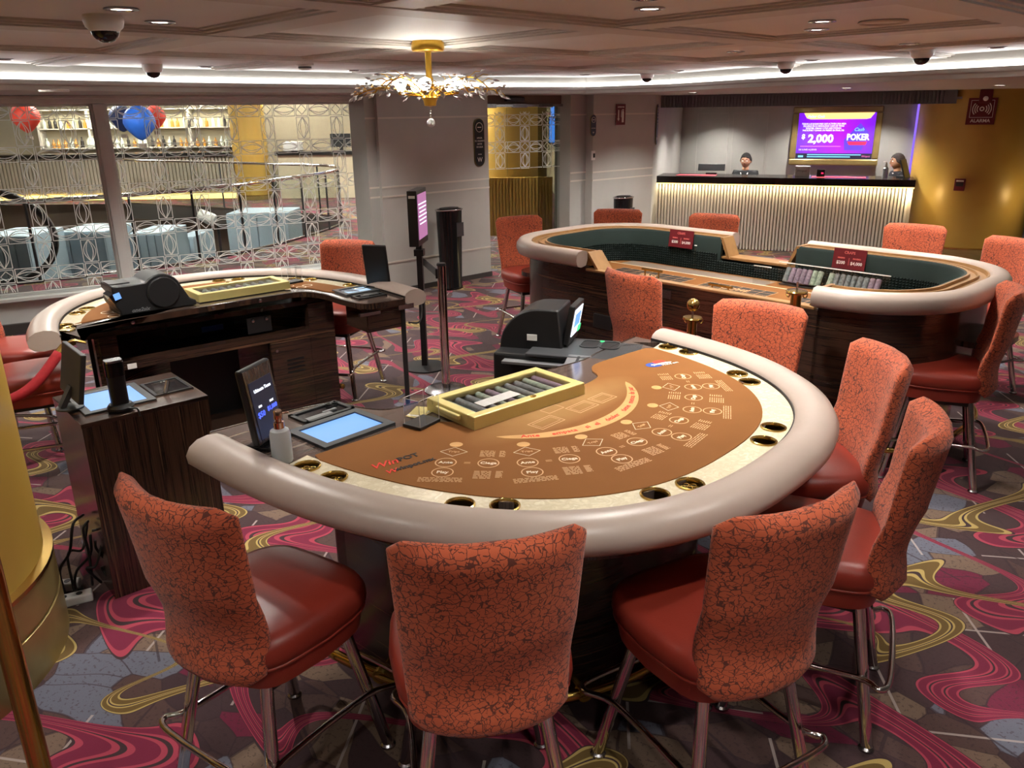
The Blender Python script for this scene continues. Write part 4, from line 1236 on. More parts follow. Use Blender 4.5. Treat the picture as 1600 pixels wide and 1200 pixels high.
def shuffler_rear():
    p = on_table(T2, 0.36, 0.735, 0.9185)
    t = thing('card_shuffler', 'bulky black card shuffler with round drum cover on the rear table', 'card shuffler', p, T2.rotation_euler[2] + PI + math.radians(2), 'card shufflers')
    # local after half turn: +x to the right in the picture, -y towards the camera
    out = [(-0.20, 0.0), (-0.20, 0.03), (-0.215, 0.05), (-0.225, 0.085), (-0.205, 0.11), (-0.225, 0.14), (-0.225, 0.175), (-0.15, 0.172)]
    for k in range(9):
        a = math.radians(140 - 125 * k / 8); out.append((0.045 + 0.115 * math.cos(a), 0.105 + 0.108 * math.sin(a)))
    out += [(0.20, 0.045), (0.235, 0.028), (0.235, 0.0)]
    m = MB(); n = len(out)
    m.add([(x, -0.12, z) for x, z in out] + [(x, 0.12, z) for x, z in out], [tuple(range(n)), tuple(range(2 * n - 1, n - 1, -1))] + [(i, (i + 1) % n, n + (i + 1) % n, n + i) for i in range(n)])
    m.build('body', 'black_plastic', t, smooth=35, bevel=0.008)
    m = MB(); m.lathe([(0.0, 0.016), (0.085, 0.016), (0.092, 0.010), (0.092, 0.0)], 32, (0.05, -0.119, 0.105), Matrix.Rotation(PI / 2, 3, 'X')); m.build('drum_cover', 'black_plastic', t, smooth=30)
    m = MB(); m.box((-0.212, -0.06, 0.112), (0.055, 0.13, 0.055), M=Matrix.Rotation(-0.5, 3, 'Y')); kp = m.build('keypad', 'black_gloss', t, bevel=0.006)
    m = MB(); m.box((-0.205, -0.127, 0.118), (0.036, 0.004, 0.036), M=Matrix.Rotation(-0.25, 3, 'Y')); m.build('display', 'screen_blue', kp)
    m = MB(); m.box((-0.165, 0.0, 0.176), (0.11, 0.12, 0.004)); m.build('card_well', 'black_inside', t)
    text('one2six', 0.032, 'mid_grey', t, (-0.09, -0.1215, 0.022), (PI / 2, 0, 0), bold=0.0006, shear=0.3)
shuffler_rear()
# rear table extras: knobs along the edge, prop leg, drawer, cable, wall plate
for e1, e2 in ((0.78, 0.512), (0.52, 0.54), (0.05, 0.575), (-0.25, 0.585)):
    m = MB(); m.lathe([(0.0, 0.0), (0.012, 0.0), (0.012, 0.006), (0.0, 0.008)], 12, (e1, -e2 + 0.014, 0.895), Matrix.Rotation(-PI / 2, 3, 'X')); m.build('steel_button', 'steel', T2, smooth=40)
m = MB(); m.tube([(-0.93, 0.02, 0.86), (-0.93, 0.02, 0.0)], 0.016, 10); m.lathe([(0.03, 0), (0.03, 0.008), (0.017, 0.02)], 12, (-0.93, 0.02, 0)); m.build('prop_leg', 'black_plastic', T2, smooth=60)
m = MB(); m.box((-0.80, -0.12, 0.80), (0.24, 0.28, 0.15)); dr = m.build('drawer_box', 'ebony_h', T2, bevel=0.004)
m = MB(); m.box((-0.69, 0.035, 0.85), (0.14, 0.02, 0.02)); m.build('drawer_slide', 'steel', dr)
m = MB(); m.tube(catmull([(-0.98, 0.0, 0.74), (-1.05, 0.01, 0.73), (-1.12, -0.06, 0.77), (-1.15, -0.12, 0.86)], 5), 0.006, 6); m.build('cable', 'black_plastic', T2, smooth=180)
m = MB(); m.box((-0.93, 0.065, 0.862), (0.11, 0.006, 0.03)); m.build('name_plate', 'steel', T2)
for a, b, c, d, nm, mt in ((-0.26, -0.66, 0.72, (0.16, 0.01, 0.10), 'switch_plate', 'black_plastic'), (0.55, -0.58, 0.625, (0.05, 0.006, 0.03), 'white_label', 'white_plastic'), (-0.02, -0.85, 0.70, (0.14, 0.01, 0.035), 'blue_sticker', 'print_blue')):
    m = MB(); m.box((a, b, c), d); m.build(nm, mt, T2)
for k in (-1, 1):
    m = MB(); m.lathe([(0, 0), (0.012, 0), (0.010, 0.014), (0, 0.016)], 10, (-0.26 + 0.045 * k, -0.654, 0.755), Matrix.Rotation(-PI / 2, 3, 'X')); m.build('switch_knob', 'steel', T2, smooth=40)

# ------------------------------------------------------------------ craps table
CO = UV(4.95, 3.05); CTH = math.atan2(VX.y, VX.x)
CR = thing('craps_table', 'long craps table with cream padded rim, oak chip rails and dark green walls', 'gaming table', (CO.x, CO.y, 0), CTH)
def rr_path(hx, hy, r, n=14):
    """counter-clockwise from (hx,0)"""
    pts = []
    for cx, cy, a0 in ((hx - r, hy - r, 0), (-hx + r, hy - r, 90), (-hx + r, -hy + r, 180), (hx - r, -hy + r, 270)):
        for i in range(n + 1):
            a = math.radians(a0 + 90 * i / n); pts.append((cx + r * math.cos(a), cy + r * math.sin(a)))
    return pts
HX, HY, RC = 1.70, 0.80, 0.62
full = rr_path(HX, HY, RC)
N1 = 15
left_end = [(0.41, -HY)] + full[45:60] + full[0:15] + [(0.72, HY)]       # +x end, from far dip round to near cut-out
right_end = [(-1.02, HY)] + full[15:45] + [(-0.22, -HY)]
pad = [(-0.115, -0.055), (-0.12, -0.01), (-0.10, 0.012), (-0.06, 0.02), (-0.02, 0.012), (0.0, -0.015), (0.004, -0.05), (-0.01, -0.085), (-0.05, -0.10), (-0.10, -0.09)]
chip = [(-0.235, -0.10), (-0.235, 0.0), (-0.222, 0.0), (-0.218, -0.018), (-0.185, -0.018), (-0.181, -0.004), (-0.172, -0.004), (-0.168, -0.02), (-0.130, -0.02), (-0.125, 0.002), (-0.116, 0.002), (-0.116, -0.10)]
wal = [(-0.10, -0.62), (-0.14, -0.62), (-0.14, -0.09), (-0.10, -0.09)]
inw = [(-0.262, -0.30), (-0.262, -0.02), (-0.250, -0.003), (-0.236, -0.003), (-0.236, -0.30)]
for path in (left_end, right_end):
    for nm, prof, mt, sm in (('padded_rim', pad, 'cream_vinyl', 50), ('chip_rail', chip, 'oak', 30), ('side_panel', wal, 'ebony_h', 30), ('inner_wall', inw, 'green_felt', 40)):
        m = MB(); m.sweep(path, prof, 1.05, side=1.0); m.build(nm, mt, CR, smooth=sm)
# low sides in the cut-outs
m = MB(); m.bar((0.75, HY - 0.12, 0.67), (-1.04, HY - 0.12, 0.67), 0.04, 0.50); m.build('dealer_panel', 'ebony_h', CR)
m = MB(); m.bar((0.72, HY - 0.125, 0.93), (-1.0, HY - 0.125, 0.93), 0.06, 0.018); m.build('dealer_ledge', 'oak', CR, bevel=0.005)
m = MB(); m.bar((0.45, -HY + 0.12, 0.66), (-0.26, -HY + 0.12, 0.66), 0.04, 0.46); m.build('dip_panel', 'green_felt', CR)
m = MB(); m.bar((0.44, -HY + 0.17, 0.895), (-0.25, -HY + 0.17, 0.895), 0.16, 0.022); m.build('dip_ledge', 'oak', CR, bevel=0.005)
def cheek(x, y0, y1, zt, zb, lean):
    m = MB(); th = 0.025
    m.add([(x, y0, zt), (x, y1, zt), (x + lean, y1, zb), (x + lean, y0, zb), (x + th, y0, zt), (x + th, y1, zt), (x + lean + th, y1, zb), (x + lean + th, y0, zb)],
          [(0, 1, 2, 3), (7, 6, 5, 4), (0, 4, 5, 1), (1, 5, 6, 2), (2, 6, 7, 3), (3, 7, 4, 0)])
    m.build('oak_cheek', 'oak', CR)
cheek(0.71, HY - 0.26, HY - 0.115, 1.05, 0.93, -0.10); cheek(-1.03, HY - 0.26, HY - 0.115, 1.05, 0.93, 0.05)
cheek(0.40, -HY + 0.115, -HY + 0.26, 1.05, 0.895, -0.07); cheek(-0.24, -HY + 0.115, -HY + 0.26, 1.05, 0.895, 0.07)
# lower skirt, set in
m = MB(); m.prism(rr_path(HX - 0.20, HY - 0.19, RC - 0.2), 0.0, 0.52); m.build('skirt', 'ebony_h', CR, smooth=30)
m = MB(); m.prism(rr_path(HX - 0.12, HY - 0.11, RC - 0.1), 0.43, 0.46); m.build('skirt_band', 'ebony_top', CR)
m = MB(); m.tube([(p[0], p[1], 0.17) for p in rr_path(HX - 0.06, HY - 0.05, RC - 0.05)], 0.017, 8, closed=True); m.build('foot_rail', 'brass', CR, smooth=180)
# bed
m = MB(); m.prism(rr_path(HX - 0.15, HY - 0.14, RC - 0.14), 0.70, 0.775); m.build('layout_bed', 'felt', CR)
def patch(x0, y0, x1, y1, mt, z=0.7756, nm='layout_print'):
    m = MB(); m.quad((x0, y0, z), (x1, y0, z), (x1, y1, z), (x0, y1, z)); return m.build(nm, mt, CR, fix=False)
patch(-0.95, -0.16, -0.50, 0.06, 'print_black'); patch(-0.30, -0.18, 0.26, 0.04, 'print_black'); patch(0.40, -0.20, 1.10, 0.02, 'print_black')
patch(-0.1, -0.50, 1.25, -0.34, 'far_brown'); patch(-1.25, -0.335, 1.35, -0.32, 'print_white', 0.7760)
patch(-0.95, 0.07, 0.65, 0.14, 'mid_grey')
m = MB()
for x0, x1, y0, y1, k in ((-0.95, -0.50, -0.16, 0.06, 6), (-0.30, 0.26, -0.18, 0.04, 6), (0.40, 1.10, -0.20, 0.02, 7)):
    for i in range(k + 1):
        x = x0 + (x1 - x0) * i / k; m.quad((x - 0.002, y0, 0.7762), (x + 0.002, y0, 0.7762), (x + 0.002, y1, 0.7762), (x - 0.002, y1, 0.7762))
    for i in range(4):
        y = y0 + (y1 - y0) * i / 3; m.quad((x0, y - 0.002, 0.7762), (x1, y - 0.002, 0.7762), (x1, y + 0.002, 0.7762), (x0, y + 0.002, 0.7762))
m.build('layout_lines', 'print_tan', CR, fix=False)
for x, w in ((-0.72, 'FIELD'), (-0.02, 'COME'), (0.75, 'PASS')): text(w, 0.08, 'print_tan', CR, (x, -0.07, 0.7764), (0, 0, PI), bold=0.001)
# pyramid rubber along the foot of the inner wall
m = MB()
inn = rr_path(HX - 0.264, HY - 0.264, RC - 0.26, 16)
per = []; 
for i in range(len(inn)):
    a, b = Vector((*inn[i], 0)), Vector((*inn[(i + 1) % len(inn)], 0)); L = (b - a).length
    if L < 1e-6: continue
    k = max(1, round(L / 0.022)); t = (b - a) / L; nrm = Vector((-t.y, t.x, 0))
    for q in range(k):
        s0, s1 = a + (b - a) * (q / k), a + (b - a) * ((q + 1) / k); mid_ = (s0 + s1) / 2
        if mid_.y > HY - 0.32 and -1.05 < mid_.x < 0.75: continue
        for r_ in range(8):
            z0, z1 = 0.778 + r_ * 0.0185, 0.778 + (r_ + 1) * 0.0185
            if mid_.y < -HY + 0.32 and -0.25 < mid_.x < 0.44 and z1 > 0.885: continue
            c = mid_ + nrm * 0.010 + Vector((0, 0, (z0 + z1) / 2))
            m.add([s0 + Vector((0, 0, z0)), s1 + Vector((0, 0, z0)), s1 + Vector((0, 0, z1)), s0 + Vector((0, 0, z1)), c], [(0, 1, 4), (1, 2, 4), (2, 3, 4), (3, 0, 4)])
stuff(m.build('pyramid_rubber', 'rubber_green', CR, fix=False))
# drink shelf at the left end, steel fitting at the right
m = MB(); m.prism([(p[0] + 1.66, p[1] + 0.10) for p in rr_path(0.18, 0.26, 0.17)], 0.70, 0.735); m.build('drink_shelf', 'ebony_top', CR, smooth=30)
m = MB(); m.prism([(p[0] - 1.62, p[1] - 0.15) for p in rr_path(0.17, 0.24, 0.16)], 0.70, 0.735); m.build('drink_shelf', 'ebony_top', CR, smooth=30)
m = MB(); m.box((0.02, HY - 0.092, 0.86), (0.10, 0.008, 0.055)); m.build('name_plate', 'steel', CR)
m = MB(); m.box((-0.46, HY - 0.092, 0.76), (0.13, 0.006, 0.17)); m.build('notice_sheet', 'paper', CR)
m = MB(); m.lathe([(0, 0), (0.02, 0), (0.02, 0.02), (0.012, 0.03), (0, 0.03)], 12, (-1.50, 0.55, 0.66), Matrix.Rotation(-PI / 2, 3, 'X')); m.build('lock', 'steel', CR, smooth=40)
m = MB(); m.box((0.55, HY - 0.095, 0.58), (0.16, 0.02, 0.10)); m.build('socket_box', 'black_plastic', CR, bevel=0.004)
# chip bank in front of the right part of the far wall
cb = thing('chip_bank', 'rows of casino chips racked inside the craps table', 'chips', tuple(Vector((CO.x, CO.y, 0.778)) + Matrix.Rotation(CTH, 3, 'Z') @ Vector((-0.52, -0.475, 0))), CTH)
m = MB(); m.box((0, -0.01, 0.004), (0.72, 0.10, 0.008)); m.build('rack_tray', 'dark_grey', cb)
for k in range(17):
    x = -0.33 + k * 0.041
    if k == 9: continue
    m = MB(); m.tube([(x, 0.02, 0.02), (x, -0.035, 0.115)], 0.0195, 10); m.build('chip_row', ('chip_purple', 'chip_dark', 'chip_dark', 'chip_dark', 'chip_green', 'chip_green', 'chip_purple')[(k // 2) % 7], cb, smooth=40)
def craps_pt(x, y, z): return Vector((CO.x, CO.y, 0)) + Matrix.Rotation(CTH, 3, 'Z') @ Vector((x, y, z))
for x, y, w, h, lab in ((-0.56, -0.41, 0.80, 0.17, 'long clear acrylic guard standing before the chip rows'), (0.60, -0.47, 0.02, 0.20, 'narrow clear acrylic divider at the left inner wall of the craps table'), (-0.06, -0.36, 0.14, 0.13, 'small clear acrylic guard left of the chip rows')):
    t = thing('acrylic_guard', lab, 'guard', craps_pt(x, y, 0.777), CTH)
    m = MB(); m.box((0, 0, h / 2), (w, 0.006, h)); m.build('sheet', 'acrylic', t)
    m = MB(); m.box((0, 0, h), (w, 0.008, 0.006)); m.build('top_edge', 'white_plastic', t)
for x, y, lab in ((-0.02, 0.12, 'brass bar on two posts near the middle of the craps ledge'), (0.68, -0.02, 'brass bar on the left dark print of the craps bed')):
    t = thing('brass_puck_bar', lab, 'brass bar', craps_pt(x, y, 0.776), CTH)
    m = MB(); m.box((0, 0, 0.055), (0.19, 0.022, 0.016)); m.build('bar', 'brass', t, bevel=0.004)
    for s in (-1, 1):
        m = MB(); m.tube([(0.065 * s, 0, 0), (0.065 * s, 0, 0.05)], 0.006, 8); m.build('post', 'brass', t, smooth=60)
def craps_sign(x, lab, z=0.95):
    t = thing('limit_sign', lab, 'sign', craps_pt(x, -HY + 0.275, z), CTH + PI, 'craps limit signs')
    # faces the dealers: local -y after the half turn
    m = MB(); m.box((0, 0, 0.055), (0.23, 0.008, 0.14), M=Matrix.Rotation(-0.12, 3, 'X')); m.build('board', 'sign_red', t)
    for s, sz, px, pz, mt in (('CRAPS', 0.026, 0, 0.098, 'sign_pink'), ('MINIMO', 0.014, -0.055, 0.060, 'sign_pink'), ('MAXIMO', 0.014, 0.055, 0.060, 'sign_pink'), ('$200', 0.030, -0.055, 0.028, 'sign_white'), ('$4,000', 0.030, 0.055, 0.028, 'sign_white')):
        text(s, sz, mt, t, (px, -0.0065 + (pz - 0.055) * 0.12, pz), (PI / 2 - 0.12, 0, 0), bold=0.0006)
    m = MB(); m.box((0, -0.0055, 0.038), (0.003, 0.003, 0.05), M=Matrix.Rotation(-0.12, 3, 'X')); m.build('divider_line', 'sign_pink', t)
craps_sign(0.78, 'small red limit sign on the left inner wall of the craps table')
craps_sign(-0.62, 'small red limit sign reading $200 and $4,000 above the chip rows')

# ------------------------------------------------------------------ pedestal cabinet on the left and what stands on it
PC = Vector((-1.705, 3.37, 0)); PRZ = math.atan2(0.34, 0.39)
pod = thing('pedestal_cabinet', 'dark striped wooden pedestal cabinet beside the gold column', 'cabinet', PC, PRZ)
pw, pdp, ph = 0.52, 0.46, 0.82
m = MB(); m.box((0, -pdp / 2 + 0.012, ph / 2), (pw, 0.024, ph)); m.build('front_panel', 'ebony_v', pod)
m = MB(); m.box((-pw / 2 + 0.012, 0.012, ph / 2), (0.024, pdp - 0.024, ph)); m.build('side_panel', 'ebony_h', pod)
m = MB(); m.box((pw / 2 - 0.012, 0.012, ph / 2), (0.024, pdp - 0.024, ph)); m.build('side_panel', 'ebony_h', pod)
m = MB(); m.box((0, pdp / 2 - 0.012, ph / 2), (pw - 0.05, 0.024, ph)); m.build('back_panel', 'ebony_h', pod)
m = MB(); m.box((0, 0, ph - 0.008), (pw + 0.004, pdp + 0.004, 0.02)); m.build('top', 'ebony_top', pod, bevel=0.003)
z = ph + 0.004
m = MB()
for c, d in (((-0.075, 0.155, z), (0.29, 0.03, 0.012)), ((-0.075, -0.125, z), (0.29, 0.03, 0.012)), ((-0.205, 0.015, z), (0.03, 0.25, 0.012)), ((0.055, 0.015, z), (0.03, 0.25, 0.012))): m.box(c, d)
m.build('screen_bezel', 'dark_grey', pod)
m = MB(); m.box((-0.075, 0.015, z - 0.001), (0.24, 0.26, 0.010)); m.build('touch_screen', 'screen_blue', pod)
m = MB()
for c, d in (((0.165, 0.115, z), (0.17, 0.014, 0.008)), ((0.165, -0.085, z), (0.17, 0.014, 0.008)), ((0.087, 0.015, z), (0.014, 0.19, 0.008)), ((0.243, 0.015, z), (0.014, 0.19, 0.008))): m.box(c, d)
m.build('pit_rim', 'black_plastic', pod)
m = MB(); m.box((0.165, 0.015, z - 0.001), (0.145, 0.19, 0.006)); m.build('pit_floor', 'black_gloss', pod)
m = MB(); m.grid(lambda a, b: (0.10 + 0.12 * a, -0.03 + 0.10 * b, z + 0.004 + 0.022 * math.sin(PI * b)), 4, 8); m.build('glass_bulge', 'acrylic', pod, smooth=180)
m = MB(); m.tube([(0.125, -0.085, z + 0.002), (0.15, -0.065, z + 0.05)], 0.011, 8); m.build('joystick', 'steel', pod, smooth=60)
def podpt(x, y, zz=ph + 0.012): return PC + Matrix.Rotation(PRZ, 3, 'Z') @ Vector((x, y, zz))
t = thing('flat_monitor', 'flat black monitor standing on the pedestal cabinet', 'monitor', podpt(-0.205, 0.01), PRZ)
MT = Matrix.Rotation(math.radians(12), 3, 'Y')
m = MB(); m.box((0.0, 0.0, 0.145), (0.022, 0.30, 0.21), M=MT); m.build('housing', 'dark_grey', t, bevel=0.004)
m = MB(); m.box((0.0125, 0.0, 0.148), (0.003, 0.27, 0.18), M=MT); m.build('screen', 'black_gloss', t)
m = MB(); m.box((-0.045, -0.02, 0.05), (0.02, 0.045, 0.10), M=Matrix.Rotation(math.radians(32), 3, 'Y')); m.build('stand_arm', 'dark_grey', t)
m = MB(); m.lathe([(0.0, 0.0), (0.055, 0.0), (0.055, 0.006), (0.02, 0.012), (0.0, 0.012)], 18, (-0.04, -0.02, 0)); m.build('stand_foot', 'dark_grey', t, smooth=40)
t = thing('camera_column', 'glossy black upright scanner on a round foot on the pedestal cabinet', 'scanner', podpt(-0.085, -0.165), PRZ)
m = MB(); m.lathe([(0.0, 0.0), (0.052, 0.0), (0.054, 0.010), (0.045, 0.022), (0.0, 0.024)], 24); m.build('foot', 'black_plastic', t, smooth=40)
m = MB(); m.prism(rrect(-0.034, -0.026, 0.034, 0.026, 0.018), 0.02, 0.145); m.build('column', 'black_plastic', t, smooth=40)
m = MB(); m.prism(rrect(-0.036, -0.028, 0.036, 0.028, 0.018), 0.145, 0.205); m.build('clear_head', 'black_gloss', t, smooth=40)
m = MB(); m.prism(rrect(-0.034, -0.026, 0.034, 0.026, 0.016), 0.205, 0.214); m.build('cap', 'steel', t, smooth=40)
m = MB(); m.tube(catmull([(0.0, -0.04, 0.012), (0.03, -0.055, 0.006), (0.045, -0.068, 0.004), (0.05, -0.075, -0.03)], 4), 0.004, 6); m.build('cable', 'black_plastic', t, smooth=180)
for x, y, r_, lab in ((-1.95, 2.985, 0.5, 'white power strip on the carpet by the pedestal cabinet'), (-2.06, 3.10, 0.2, 'second power strip with tangled plugs behind the first')):
    t = thing('power_strip', lab, 'power strip', (x, y, 0.0), r_, 'power strips by the cabinet')
    m = MB(); m.box((0, 0, 0.02), (0.22, 0.055, 0.04)); m.build('strip_body', 'white_plastic', t, bevel=0.006)
    for k in range(3):
        m = MB(); m.lathe([(0.013, 0.0), (0.013, 0.002), (0, 0.002)], 10, (-0.06 + 0.06 * k, 0, 0.04)); m.build('socket', 'dark_grey', t)
t = thing('cable_bundle', 'loose black cables hanging down the side of the pedestal cabinet', 'cable', (0, 0, 0))
rnd = random.Random(11)
for k in range(6):
    a = podpt(-0.278, -0.02 - 0.025 * k, 0.34 - 0.04 * (k % 3)); b = Vector((-1.95 + 0.03 * k, 3.0 + 0.02 * k, 0.05))
    md = [a.lerp(b, f) + Vector((rnd.uniform(-.05, .03), rnd.uniform(-.05, .03), rnd.uniform(-.05, .06))) for f in (0.25, 0.5, 0.75)]
    m = MB(); m.tube(catmull([a] + md + [b], 5), 0.006, 6); m.build('cable', 'black_plastic', t, smooth=180)

# ------------------------------------------------------------------ gold columns
def column(name, label, c, r, h, ring_z, base_h):
    t = thing(name, label, 'column', (c[0], c[1], 0), 0, 'gold columns')
    m = MB(); m.lathe([(r, base_h), (r, h)], 72, caps=False); m.build('shaft', 'gold_column', t, smooth=180)
    m = MB(); m.lathe([(r + 0.03, 0.0), (r + 0.03, base_h * 0.55), (r + 0.022, base_h * 0.56), (r + 0.022, base_h * 0.60), (r + 0.03, base_h * 0.61), (r + 0.03, base_h)], 72); m.build('base_band', 'gold_frame', t, smooth=30)
    m = MB(); m.lathe([(r, base_h), (r + 0.034, base_h), (r + 0.034, base_h + 0.018), (r, base_h + 0.022)], 72, caps=False); m.build('base_ring', 'brass', t, smooth=30)
    return t
column('gold_column', 'thick gold column cut by the left picture edge', (-2.53, 2.51), 0.72, 2.5, 0.3, 0.36)
yc = Vector((6.5, 11.6, 0)); YR = 0.76
column('gold_column', 'thick gold column at the end of the ribbed reception desk', (6.5, 11.6), YR, 2.3, 0.3, 0.14)
# ------------------------------------------------------------------ reception desks
def desk(name, label, x0, x1, ribs_from, group):
    t = thing(name, label, 'reception desk', C0, CRZ, group)
    m = MB(); m.box(((x0 + x1) / 2, 0.24, 1.01), (x1 - x0, 0.62, 0.10)); m.build('stone_top', 'stone_black', t, bevel=0.006)
    m = MB(); n = int((x1 - x0 - 0.02) / 0.046)
    for i in range(n): m.box((x0 + 0.03 + i * 0.046, 0.03, 0.48), (0.029, 0.04, 0.94))
    stuff(m.build('front_ribs', 'wall_trim', t))
    m = MB(); m.box(((x0 + x1) / 2, 0.09, 0.50), (x1 - x0 - 0.02, 0.08, 0.94)); m.build('front_panel', 'wall_warm', t)
    m = MB(); m.box(((x0 + x1) / 2, -0.035, 0.953), (x1 - x0 - 0.1, 0.014, 0.012)); m.build('under_light', 'led_warm', t)
    l = light('AREA', 'under_light_lamp', t, ((x0 + x1) / 2, -0.045, 0.945), 9.0 * (x1 - x0) / 3.7, (1.0, 0.80, 0.50), shape='RECTANGLE', size=x1 - x0 - 0.1, size_y=0.03)
    l.rotation_euler = (0, 0, 0)
    s_ = 1 if x0 < 1 else -1; xe = x1 - 0.03 if s_ > 0 else x0 + 0.03
    m = MB(); m.box((xe, 0.03, 0.950), (0.05, 0.16, 0.014)); m.build('end_light', 'led_warm', t)
    light('POINT', 'end_light_lamp', t, (xe + 0.01 * s_, -0.06, 0.84), 3.0, (1.0, 0.80, 0.45), shadow_soft_size=0.03)
    return t
desk('reception_desk', 'long ribbed cream reception desk with black stone top and warm underlight', 0.0, 3.60, 0, 'reception desks')
desk('reception_desk', 'ribbed desk corner cut by the right picture edge beyond the gold column', 5.12, 8.2, 0, 'reception desks')
def rp(x, y, z=1.06): return C0 + Matrix.Rotation(CRZ, 3, 'Z') @ Vector((x, y, z))
m = MB(); m.box((0, 0, 0.002), (0.58, 0.24, 0.004)); tag(m.build('red_desk_mat', 'red_mat', None, loc=rp(0.62, 0.2), rz=CRZ), 'red mat at the left end of the reception desk', 'mat', 'red desk mats')
m = MB(); m.box((0, 0, 0.002), (0.72, 0.26, 0.004)); tag(m.build('red_desk_mat', 'red_mat', None, loc=rp(2.62, 0.2), rz=CRZ), 'red mat near the white box on the reception desk', 'mat', 'red desk mats')
def small_monitor(x, y, rot, lab, w=0.34, h=0.22):
    t = thing('desk_monitor', lab, 'monitor', rp(x, y, 1.06), CRZ + rot, 'reception monitors')
    m = MB(); m.box((0, 0, 0.10), (w, 0.02, h), M=Matrix.Rotation(-0.35, 3, 'X')); m.build('housing', 'black_plastic', t, bevel=0.004)
    m = MB(); m.box((0, 0.03, 0.01), (0.16, 0.10, 0.02)); m.build('foot', 'black_plastic', t)
small_monitor(0.80, 0.46, 0.05, 'low black monitor behind the left red mat', 0.40, 0.10)
small_monitor(3.48, 0.40, 1.15, 'tilted monitor at the right end of the reception desk', 0.20, 0.30)
t = thing('white_box', 'white cardboard box standing on the reception desk', 'box', rp(2.13, 0.22), CRZ)
m = MB(); m.box((0, 0, 0.075), (0.20, 0.12, 0.15)); m.build('carton', 'white_plastic', t, bevel=0.003)
text('Winpot', 0.042, 'mid_grey', t, (-0.01, -0.0615, 0.085), (PI / 2, 0, 0), shear=0.3)
m = MB(); m.box((0.1005, 0, 0.075), (0.003, 0.05, 0.09)); m.build('side_print', 'mid_grey', t)
t = thing('card_terminal', 'small black terminal with red light next to the white box', 'terminal', rp(2.38, 0.22), CRZ)
m = MB(); m.box((0, 0, 0.05), (0.11, 0.07, 0.10), M=Matrix.Rotation(-0.2, 3, 'X')); m.build('case', 'black_plastic', t, bevel=0.006)
m = MB(); m.box((0.02, -0.042, 0.055), (0.03, 0.006, 0.02)); m.build('red_light', 'screen_red', t)
t = thing('gel_bottle', 'clear gel bottle with pump beside the woman at the desk', 'bottle', rp(3.22, 0.20), CRZ)
m = MB(); m.lathe([(0, 0), (0.035, 0), (0.037, 0.01), (0.037, 0.13), (0.014, 0.155), (0.014, 0.17)], 16); m.build('bottle_body', 'frosted', t, smooth=40)
m = MB(); m.lathe([(0.012, 0.17), (0.012, 0.20), (0.006, 0.205), (0.006, 0.225)], 12); m.tube([(0, 0, 0.222), (-0.04, 0, 0.218)], 0.006, 6); m.build('pump', 'white_plastic', t, smooth=40)

# TV in a gold frame
tv = thing('framed_screen', 'wall screen in a gold frame showing a purple poker promotion', 'screen', rp(2.49, 2.20, 1.56), CRZ)
tv.rotation_euler = (math.radians(-5), 0, CRZ)
FW, FH = 1.36, 0.92
for nm, c, d in (('frame_rail', (0, 0, FH / 2 - 0.05), (FW, 0.07, 0.10)), ('frame_rail', (0, 0, -FH / 2 + 0.05), (FW, 0.07, 0.10)), ('frame_stile', (FW / 2 - 0.05, 0, 0), (0.10, 0.07, FH - 0.2)), ('frame_stile', (-FW / 2 + 0.05, 0, 0), (0.10, 0.07, FH - 0.2))):
    m = MB(); m.box(c, d); fr = m.build(nm, 'gold_frame', tv, bevel=0.02)
SW, SH = FW - 0.20, FH - 0.20
m = MB(); m.box((0, 0.0, 0), (SW, 0.02, SH)); sc = m.build('screen_panel', 'screen_purple', tv)
Y = -0.0115
def flat(pts, mt, nm, dy=0.0):
    m = MB(); m.add([(x, Y - dy, z) for x, z in pts], [tuple(range(len(pts)))]); return m.build(nm, mt, sc, fix=False)
flat([(-SW / 2, -SH / 2), (SW / 2, -SH / 2), (SW / 2, -SH / 2 + 0.09), (-SW / 2, -SH / 2 + 0.09)], 'screen_navy', 'ticker_band')
flat([(-0.51, 0.36), (0.56, 0.36), (0.50, 0.275), (0.44, 0.262), (-0.40, 0.262), (-0.46, 0.28)], 'screen_peach', 'banner')
for k, (a, b) in enumerate(((-0.40, 0.42), (-0.40, 0.26))): flat([(a, -0.30 - 0.033 * k), (b, -0.30 - 0.033 * k), (b, -0.285 - 0.033 * k), (a, -0.285 - 0.033 * k)], 'screen_cyan', 'ticker_line', 0.001)
flat([(-0.54, -0.335), (-0.46, -0.335), (-0.46, -0.305), (-0.54, -0.305)], 'screen_cyan', 'ticker_tag', 0.001)
flat([(0.14, -0.06), (0.36, 0.20), (0.50, 0.06), (0.42, -0.22), (0.16, -0.22)], 'screen_violet', 'playing_cards')
flat([(0.19, -0.085), (0.49, -0.085), (0.47, -0.14), (0.22, -0.14)], 'screen_red', 'red_ribbon', 0.002)
flat([(-0.52, -0.165), (0.10, -0.165), (0.10, -0.155), (-0.52, -0.155)], 'screen_pink', 'rule_line', 0.001)
tr = (PI / 2, 0, 0)
def st(s, sz, x, z, mt, **kw): text(s, sz, mt, sc, (x, Y - 0.003, z), tr, name='screen_text', ext=0.0, **kw)
st('Poker Cash', 0.055, -0.32, 0.305, 'screen_cyan', bold=0.001, shear=0.3)
for k, s in enumerate(('TODOS LOS JUGADORES QUE ACTIVEN UNA MESA', 'DE JUEGO EN SU MODALIDAD CASH DE TEXAS', "HOLD'EM, OMAHA O PAI9 ASES PODRAN", 'PARTICIPAR Y GANAR UN PREMIO EN FINAL DE:')):
    st(s, 0.034, -0.19, 0.19 - 0.034 * k, 'screen_white', sx=0.86, bold=0.0006)
st('$', 0.10, -0.485, -0.01, 'screen_white', bold=0.004); st('2,000', 0.175, -0.215, -0.045, 'screen_white', bold=0.007)
